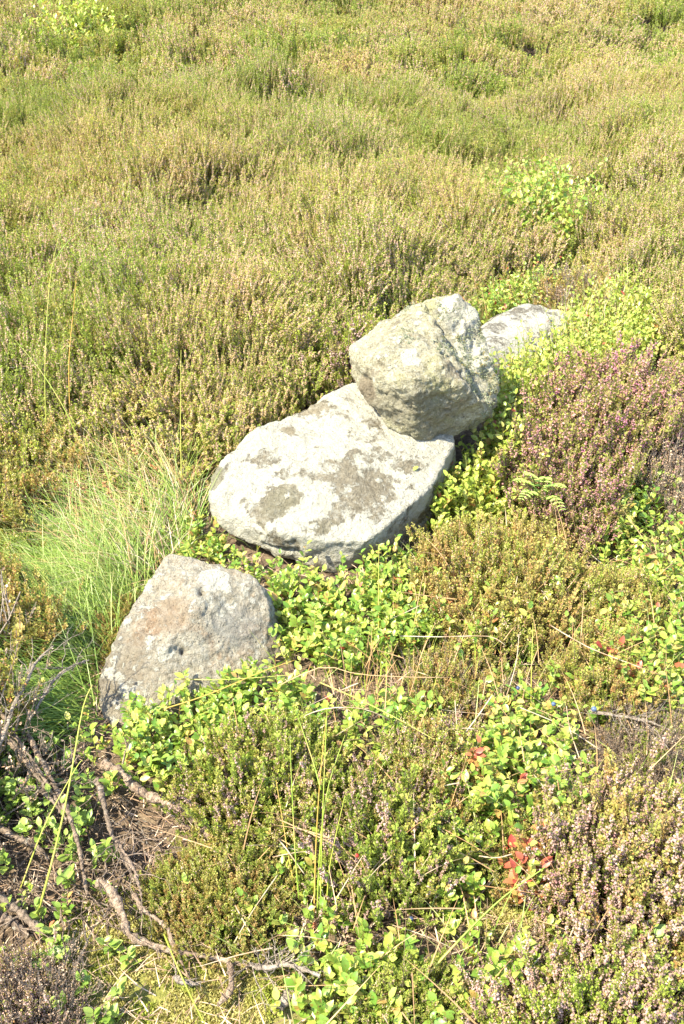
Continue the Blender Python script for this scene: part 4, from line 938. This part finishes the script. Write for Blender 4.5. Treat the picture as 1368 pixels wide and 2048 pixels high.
# ---------------------------------------------------------------- branches
def branch(label, pts, r, mat, seed=0, twigs=0, tw_len=.08, n=26, taper=.5, cat='branch', name='bare_branch'):
    rng = np.random.default_rng(seed+300)
    P = curve([Pz(a, b, h) for a, b, h in pts], n)
    P[:, 2] += .012; r *= 1.25
    P += (fbm(P*22, seed+2, 2)-.5)[:, None]*r*2.5*np.array([1, -1, .5])
    base = P[0].copy(); P = P-base
    root = link(name, None, None, tuple(base)); tag(root, label, cat, 'bare woody branches on the ground')
    P = curve(P, 70); P += (fbm(P*60+9, seed+4, 3)-.5)[:, None]*r*1.3*np.array([1, -1, .4]); rad = np.linspace(r, r*taper, 70)*(1+.75*(fbm(P*65+seed, seed, 3)-.5)*2)
    for kk in rng.integers(4, 66, 4): rad[kk-1:kk+2] *= np.array([1.12, 1.35, 1.15])
    mb = MB(); mb.tube(P, rad, 9, 0, 0)
    q_ = mb.v[0]; q_ += (vnoise(q_*260, seed)[:, None]-.5)*r*.5; P = P[::70//n][:n] if len(P[::70//n]) >= n else curve(P, n); link('limb', mb.mesh('limb', [M_[mat]], True), root)
    for k in range(twigs):
        i = int(rng.integers(2, n-1)); d = P[min(i+1, n-1)]-P[i-1]; d /= np.linalg.norm(d)
        v = d*rng.uniform(.2, 1)+rng.normal(0, .7, 3); v[2] = abs(v[2])*.35; v /= np.linalg.norm(v)
        L = tw_len*rng.uniform(.5, 1.3); q = P[i]+np.outer(np.linspace(0, 1, 7), v*L)+np.cumsum(rng.normal(0, L*.035, (7, 3)), 0)
        mb = MB(); mb.tube(q, np.linspace(r*.28, r*.10, 7), 5)
        for s in range(3):
            j = int(rng.integers(1, 6)); v2 = v+rng.normal(0, .6, 3); v2 /= np.linalg.norm(v2)
            q2 = q[j]+np.outer(np.linspace(0, 1, 4), v2*L*.4); mb.tube(q2, np.linspace(r*.15, r*.06, 4), 4)
        link('twig', mb.mesh('twig', [M_[mat]], True), root)
    return root
BR = branch
BR('thick twisted branch bending across the moss, bottom left', [(196, 1772, .035), (215, 1780, .04), (235, 1810, .035), (250, 1850, .03), (262, 1880, .025), (300, 1900, .02), (350, 1912, .02), (420, 1922, .02), (500, 1940, .02)], .0062, 'bark', 1, 2, .05)
BR('straight peeling branch slanting below the buff stone', [(205, 1535, .06), (240, 1555, .06), (290, 1595, .05), (340, 1615, .05), (380, 1640, .045), (415, 1675, .04), (442, 1708, .03)], .0075, 'bark', 2, 2, .05)
BR('forked branch stub behind the straight peeling branch', [(232, 1545, .07), (250, 1560, .07), (268, 1585, .05), (290, 1592, .05)], .006, 'bark', 3, 0)
BR('thin branch running down to the middle of the moss', [(272, 1800, .03), (290, 1830, .03), (320, 1850, .03), (335, 1865, .02)], .004, 'bark', 4, 2, .05)
BR('reddish root under the thick twisted branch', [(338, 1865, .03), (345, 1895, .02), (362, 1930, .015), (380, 1965, .02)], .003, 'bark', 5, 2, .04)
BR('dark branch dropping from the stones into the shade, left', [(195, 1570, .06), (210, 1620, .05), (225, 1680, .04), (245, 1720, .03), (270, 1770, .02)], .004, 'bark_dark', 6, 5, .07)
BR('long grey stem sweeping down the left side, nearest the moss', [(60, 1480, .1), (100, 1560, .08), (140, 1640, .06), (165, 1720, .04), (176, 1800, .02)], .0045, 'bark_dark', 7, 3, .07)
BR('long grey stem sweeping in from the left edge', [(-30, 1440, .12), (30, 1500, .1), (75, 1560, .08), (120, 1620, .05)], .005, 'bark_dark', 8, 5, .08)
BR('upper grey stem in the bundle at the left edge', [(-30, 1380, .12), (20, 1460, .12), (60, 1520, .1), (110, 1600, .07), (135, 1650, .05)], .0035, 'bark_dark', 9, 5, .08)
BR('curved stem looping below the left bundle', [(50, 1590, .08), (70, 1585, .08), (95, 1598, .07), (130, 1640, .05)], .004, 'bark_dark', 10, 1, .05)
BR('dark fallen branch low at the left edge', [(-30, 1650, .04), (30, 1680, .04), (80, 1705, .03), (100, 1730, .02)], .005, 'bark_dark', 11, 4, .06)
BR('thick shaded branch entering at the bottom left edge', [(-40, 1795, .03), (20, 1815, .03), (60, 1850, .02), (90, 1870, .02)], .007, 'bark_dark', 12, 3, .06)
BR('second shaded branch just below the thick one at the bottom left edge', [(-40, 1830, .03), (20, 1850, .02), (60, 1880, .015)], .006, 'bark_dark', 13, 2, .05)
BR('bundle of reddish twigs hanging into the hollow, left of the low heather mat', [(235, 1690, .05), (255, 1720, .045), (275, 1760, .04), (285, 1800, .03)], .003, 'wood', 14, 12, .07)
BR('frayed broken end of the straight peeling branch', [(442, 1705, .035), (450, 1730, .03), (470, 1760, .02)], .005, 'bark', 15, 9, .05)
BR('bare silver heather twigs fanning from the left edge above the shaded grass', [(0, 1500, .14), (40, 1400, .16), (80, 1330, .17), (110, 1300, .17)], .003, 'wood_dead', 16, 14, .10)
BR('second fan of bare twigs reaching over the shaded grass', [(60, 1450, .1), (110, 1370, .12), (150, 1340, .13), (180, 1330, .13)], .0026, 'wood_dead', 17, 12, .08)
BR('grey dead twig spray lying on the moss at bottom centre', [(500, 1938, .02), (540, 1945, .035), (580, 1940, .05), (640, 1960, .06)], .0035, 'wood_dead', 18, 20, .07)
BR('weathered grey stub under the dead twig spray', [(560, 2030, .02), (585, 1995, .025), (610, 1960, .03)], .0075, 'wood_dead', 19, 0, taper=.7)
BR('pale forked root lying on the bottom left moss', [(345, 1960, .02), (370, 1972, .02), (400, 1978, .015)], .004, 'wood_dead', 20, 2, .04)
BR('bare reddish roots below the purple flowered heather on the right', [(1150, 1030, .06), (1190, 1040, .05), (1230, 1050, .05), (1260, 1045, .04)], .003, 'bark', 21, 9, .07)
BR('pale bare stems beside the scarlet leaves, lower right', [(1080, 1770, .05), (1085, 1820, .04), (1090, 1880, .02)], .0035, 'wood_dead', 22, 5, .06)
BR('brown curved root at the bottom left of centre', [(455, 1930, .03), (470, 1960, .03), (462, 1995, .02), (440, 2020, .015)], .005, 'bark', 23, 0)
BR('twisted bare twigs in the hollow above the lilac flowered heather', [(1180, 1430, .05), (1230, 1440, .05), (1290, 1450, .05), (1340, 1470, .04)], .0028, 'wood_dead', 24, 12, .08)

# ---------------------------------------------------------------- fern
def fern():
    rng = np.random.default_rng(8)
    base = Pz(1075, 1010, .06)
    root = link('fern', None, None, tuple(base)); tag(root, 'small bright fern with toothed fronds between the two heather bushes on the right', 'fern')
    tips = [((1028, 962), .15), ((1050, 945), .17), ((1095, 955), .18), ((1130, 975), .17), ((1128, 1022), .12), ((1040, 1000), .13)]
    leaf = MB(); v = LV.copy(); v[:, 0] *= .62; leaf.add(v, LF); lm = leaf.mesh('leaflet', [M_['fern']], True)
    for (px, py), h in tips:
        h += .045
        tip = Pz(px, py, h)-base; mid = tip*.5+np.array([0, 0, .035])
        P = curve([np.zeros(3), mid, tip], 12)
        mb = MB(); mb.tube(P, np.linspace(.0014, .0005, 12), 4)
        fr = link('frond', mb.mesh('frond', [M_['stem_green']]), root)
        K = 13
        for s in (-1, 1):
            for k in range(K):
                t = .2+.8*k/K; i = min(int(t*11), 10); d = P[i+1]-P[i]; d /= np.linalg.norm(d)
                sd = np.cross(d, [0, 0, 1.0]); sd /= np.linalg.norm(sd)
                dr = sd*s+d*.35-np.array([0, 0, .15])
                sz = .027*(1-t)**.7+.006
                M = frames(dr[None], np.array([[0, 0, 1.0]]), [sz], P[i])[0]
                o = D.objects.new('leaflet', lm); COL.objects.link(o); o.parent = fr; o.matrix_local = Matrix(M.tolist())
fern()

# ---------------------------------------------------------------- berries
def berry(label, px, py, z, r, col, cat='berry'):
    m, t = new_mat('berry_skin')
    b = N(t, 'ShaderNodeBsdfPrincipled'); g = N(t, 'ShaderNodeNewGeometry'); nn = noise(t, g.outputs['Position'], 400, 3)
    c = ramp(t, nn.outputs[0], [(.35, tuple(x*.6 for x in col)), (.65, col)]).outputs[0]
    t.links.new(c, b.inputs['Base Color']); b.inputs['Roughness'].default_value = .5
    o_ = N(t, 'ShaderNodeOutputMaterial'); t.links.new(b.outputs[0], o_.inputs[0])
    bm = bmesh.new(); bmesh.ops.create_icosphere(bm, subdivisions=3, radius=r)
    for v in bm.verts:      # crown dimple with a raised rim
        a = math.hypot(v.co.x, v.co.y)/r
        if v.co.z > 0:
            if a < .32: v.co.z -= r*.22*(1-a/.32)
            elif a < .5: v.co.z += r*.07
    me = D.meshes.new('berry'); bm.to_mesh(me); bm.free(); me.materials.append(m)
    for p in me.polygons: p.use_smooth = True
    o = link('berry', me, None, tuple(Pz(px, py, z))); o.rotation_euler = (.6, .2, 0)
    tag(o, label, cat, 'ripe berries on the bilberry plants')
berry('blue berry with a bloom, the rightmost, above the lilac flowered heather', 1188, 1418, .10, .0055, (.10, .14, .24))
berry('dark blue berry at the top of the dense bilberry patch', 1107, 1408, .10, .0045, (.08, .12, .22))
berry('half hidden blue berry left of the other two', 1036, 1376, .11, .004, (.05, .07, .16))
berry('dark blue berry low beside the clump at bottom centre', 822, 1838, .05, .0045, (.06, .08, .16))
berry('tiny bright red berry among the pink heather spires', 714, 1711, .11, .003, (.75, .03, .03))

# ---------------------------------------------------------------- moss and litter
def moss():
    rng = np.random.default_rng(33); mb = MB()
    for poly, n in ((MOSS1, 15000), (MOSS2, 5000)):
        x, y = sample_poly(poly, n, rng, .03)
        k = vnoise(np.c_[x, y]*28, 4) > .22; x, y = x[k], y[k]
        z = ground(x, y)+.003*vnoise(np.c_[x, y]*60, 2); m = len(x)
        for q in range(3):
            d = rng.normal(0, .8, (m, 3)); d[:, 2] = np.abs(d[:, 2])+.35
            M = frames(d, rng.normal(0, 1, (m, 3)), rng.uniform(.004, .009, m), np.c_[x, y, z]+rng.normal(0, .0015, (m, 3)))
            mb.batch(LEAFLET_V*np.array([.6, 1, 1]), LEAFLET_F, M, 0, rng.random(m)*.5+.3*vnoise(np.c_[x, y]*40, 8))
    o = link('moss', mb.mesh('moss', [M_['moss']])); tag(o, 'pale yellow green moss cushion on the ground at the bottom of the photo', 'moss', kind='stuff')
moss()
def litter():
    rng = np.random.default_rng(34); mb = MB()
    poly = wpoly([(-150, 1250), (150, 1000), (400, 1100), (700, 1150), (900, 900), (1000, 600), (1250, 480), (1450, 700), (1500, 2150), (-150, 2150)], 0)
    n = 15000; x, y = sample_poly(poly, n, rng, .02); k = free(x, y); x, y = x[k], y[k]; n = len(x)
    blade_batch(mb, rng, x, y, ground(x, y)+rng.uniform(0, .02, n), rng.uniform(.015, .07, n), rng.uniform(0, 6.283, n), rng.uniform(-.8, 1.2, n), rng.uniform(.001, .0022, n), rng.uniform(-.1, .7, n), 0)
    o = link('dry_litter', mb.mesh('dry_litter', [M_['litter']])); tag(o, 'brown twiggy litter covering the soil under the plants', 'litter', kind='stuff')
    # green under-storey of creeping shoots
    mb = MB(); n = 1500; x, y = sample_poly(poly, n, rng, .02); k = free(x, y); x, y = x[k], y[k]
    dens = vnoise(np.c_[x, y]*7, 12); k = (dens > .40) & ~inpoly(x, y, MOSS1) & ~inpoly(x, y, MOSS2); x, y = x[k], y[k]
    M, lines = sprigs(rng, x, y, ground(x, y), rng.uniform(.02, .06, len(x)), .014)
    mb.batch(LV, LF, M, 0, rng.random(len(M)))
    o = link('creeping_greenery', mb.mesh('creeping_greenery', [M_['leaf']], True)); tag(o, 'small green leaves creeping over the ground between the bushes', 'ground cover', kind='stuff')
litter()
def loose_stems():
    rng = np.random.default_rng(35)
    poly = wpoly([(420, 1560), (600, 1330), (800, 1250), (950, 1080), (1150, 1050), (1400, 1150), (1420, 2100), (560, 2100), (520, 1900)], .05)
    for name, mat, n, L, wd, el, label, seed in (
        ('loose_dry_stalks', 'straw', 170, (.04, .15), (.0010, .0019), (-.1, .5), 'thin broken straws strewn over heather and bilberry in the right foreground', 1),
        ('loose_brown_stalks', 'straw_brown', 420, (.04, .16), (.0010, .0018), (0, 1.3), 'fine brown dead stalks standing and lying all over the foreground', 2),
        ('sparse_grass', 'grass', 520, (.05, .17), (.0012, .0022), (.5, 1.5), 'thin single grass blades scattered through the foreground plants', 3)):
        x, y = sample_poly(poly, n, rng, .03); k = free(x, y); x, y = x[k], y[k]; n = len(x); mb = MB()
        hz = rng.uniform(.0, .10, n) if name != 'sparse_grass' else np.zeros(n)
        blade_batch(mb, rng, x, y, ground(x, y)+hz, rng.uniform(*L, n), rng.uniform(0, 6.283, n), rng.uniform(-.1, .8, n), rng.uniform(*wd, n)*1.3, rng.uniform(*el, n), 0)
        tag(link(name, mb.mesh(name, [M_[mat]])), label, 'dry stalks' if 'stalks' in name else 'grass', kind='stuff')
loose_stems()
def twig_mat_left():
    rng = np.random.default_rng(36); mb = MB()
    poly = wpoly([(-60, 1500), (60, 1470), (200, 1560), (320, 1640), (330, 1760), (260, 1860), (100, 1860), (-60, 1820)], .03)
    x, y = sample_poly(poly, 260, rng, .03)
    for i in range(len(x)):
        a = rng.normal(-.75, .7); L = rng.uniform(.04, .17); d = np.array([math.cos(a), math.sin(a), rng.normal(0, .15)])
        z0 = ground(x[i], y[i])[0]+rng.uniform(.003, .03)
        t = np.linspace(0, 1, 7); P = np.array([x[i], y[i], z0])+np.outer(t*L, d)+np.cumsum(rng.normal(0, L*.035, (7, 3)), 0)
        P[:, 2] = np.maximum(P[:, 2], ground(P[:, 0], P[:, 1])+.002)
        mb.tube(P, np.linspace(1, .4, 7)*rng.uniform(.0007, .0022), 4, 0, rng.random())
    tag(link('tangled_twigs', mb.mesh('tangled_twigs', [M_['bark_dark']], True)), 'tangle of thin dead heather twigs around the bare branches, bottom left', 'twigs', kind='stuff')
twig_mat_left()
print('objects', len(D.objects))
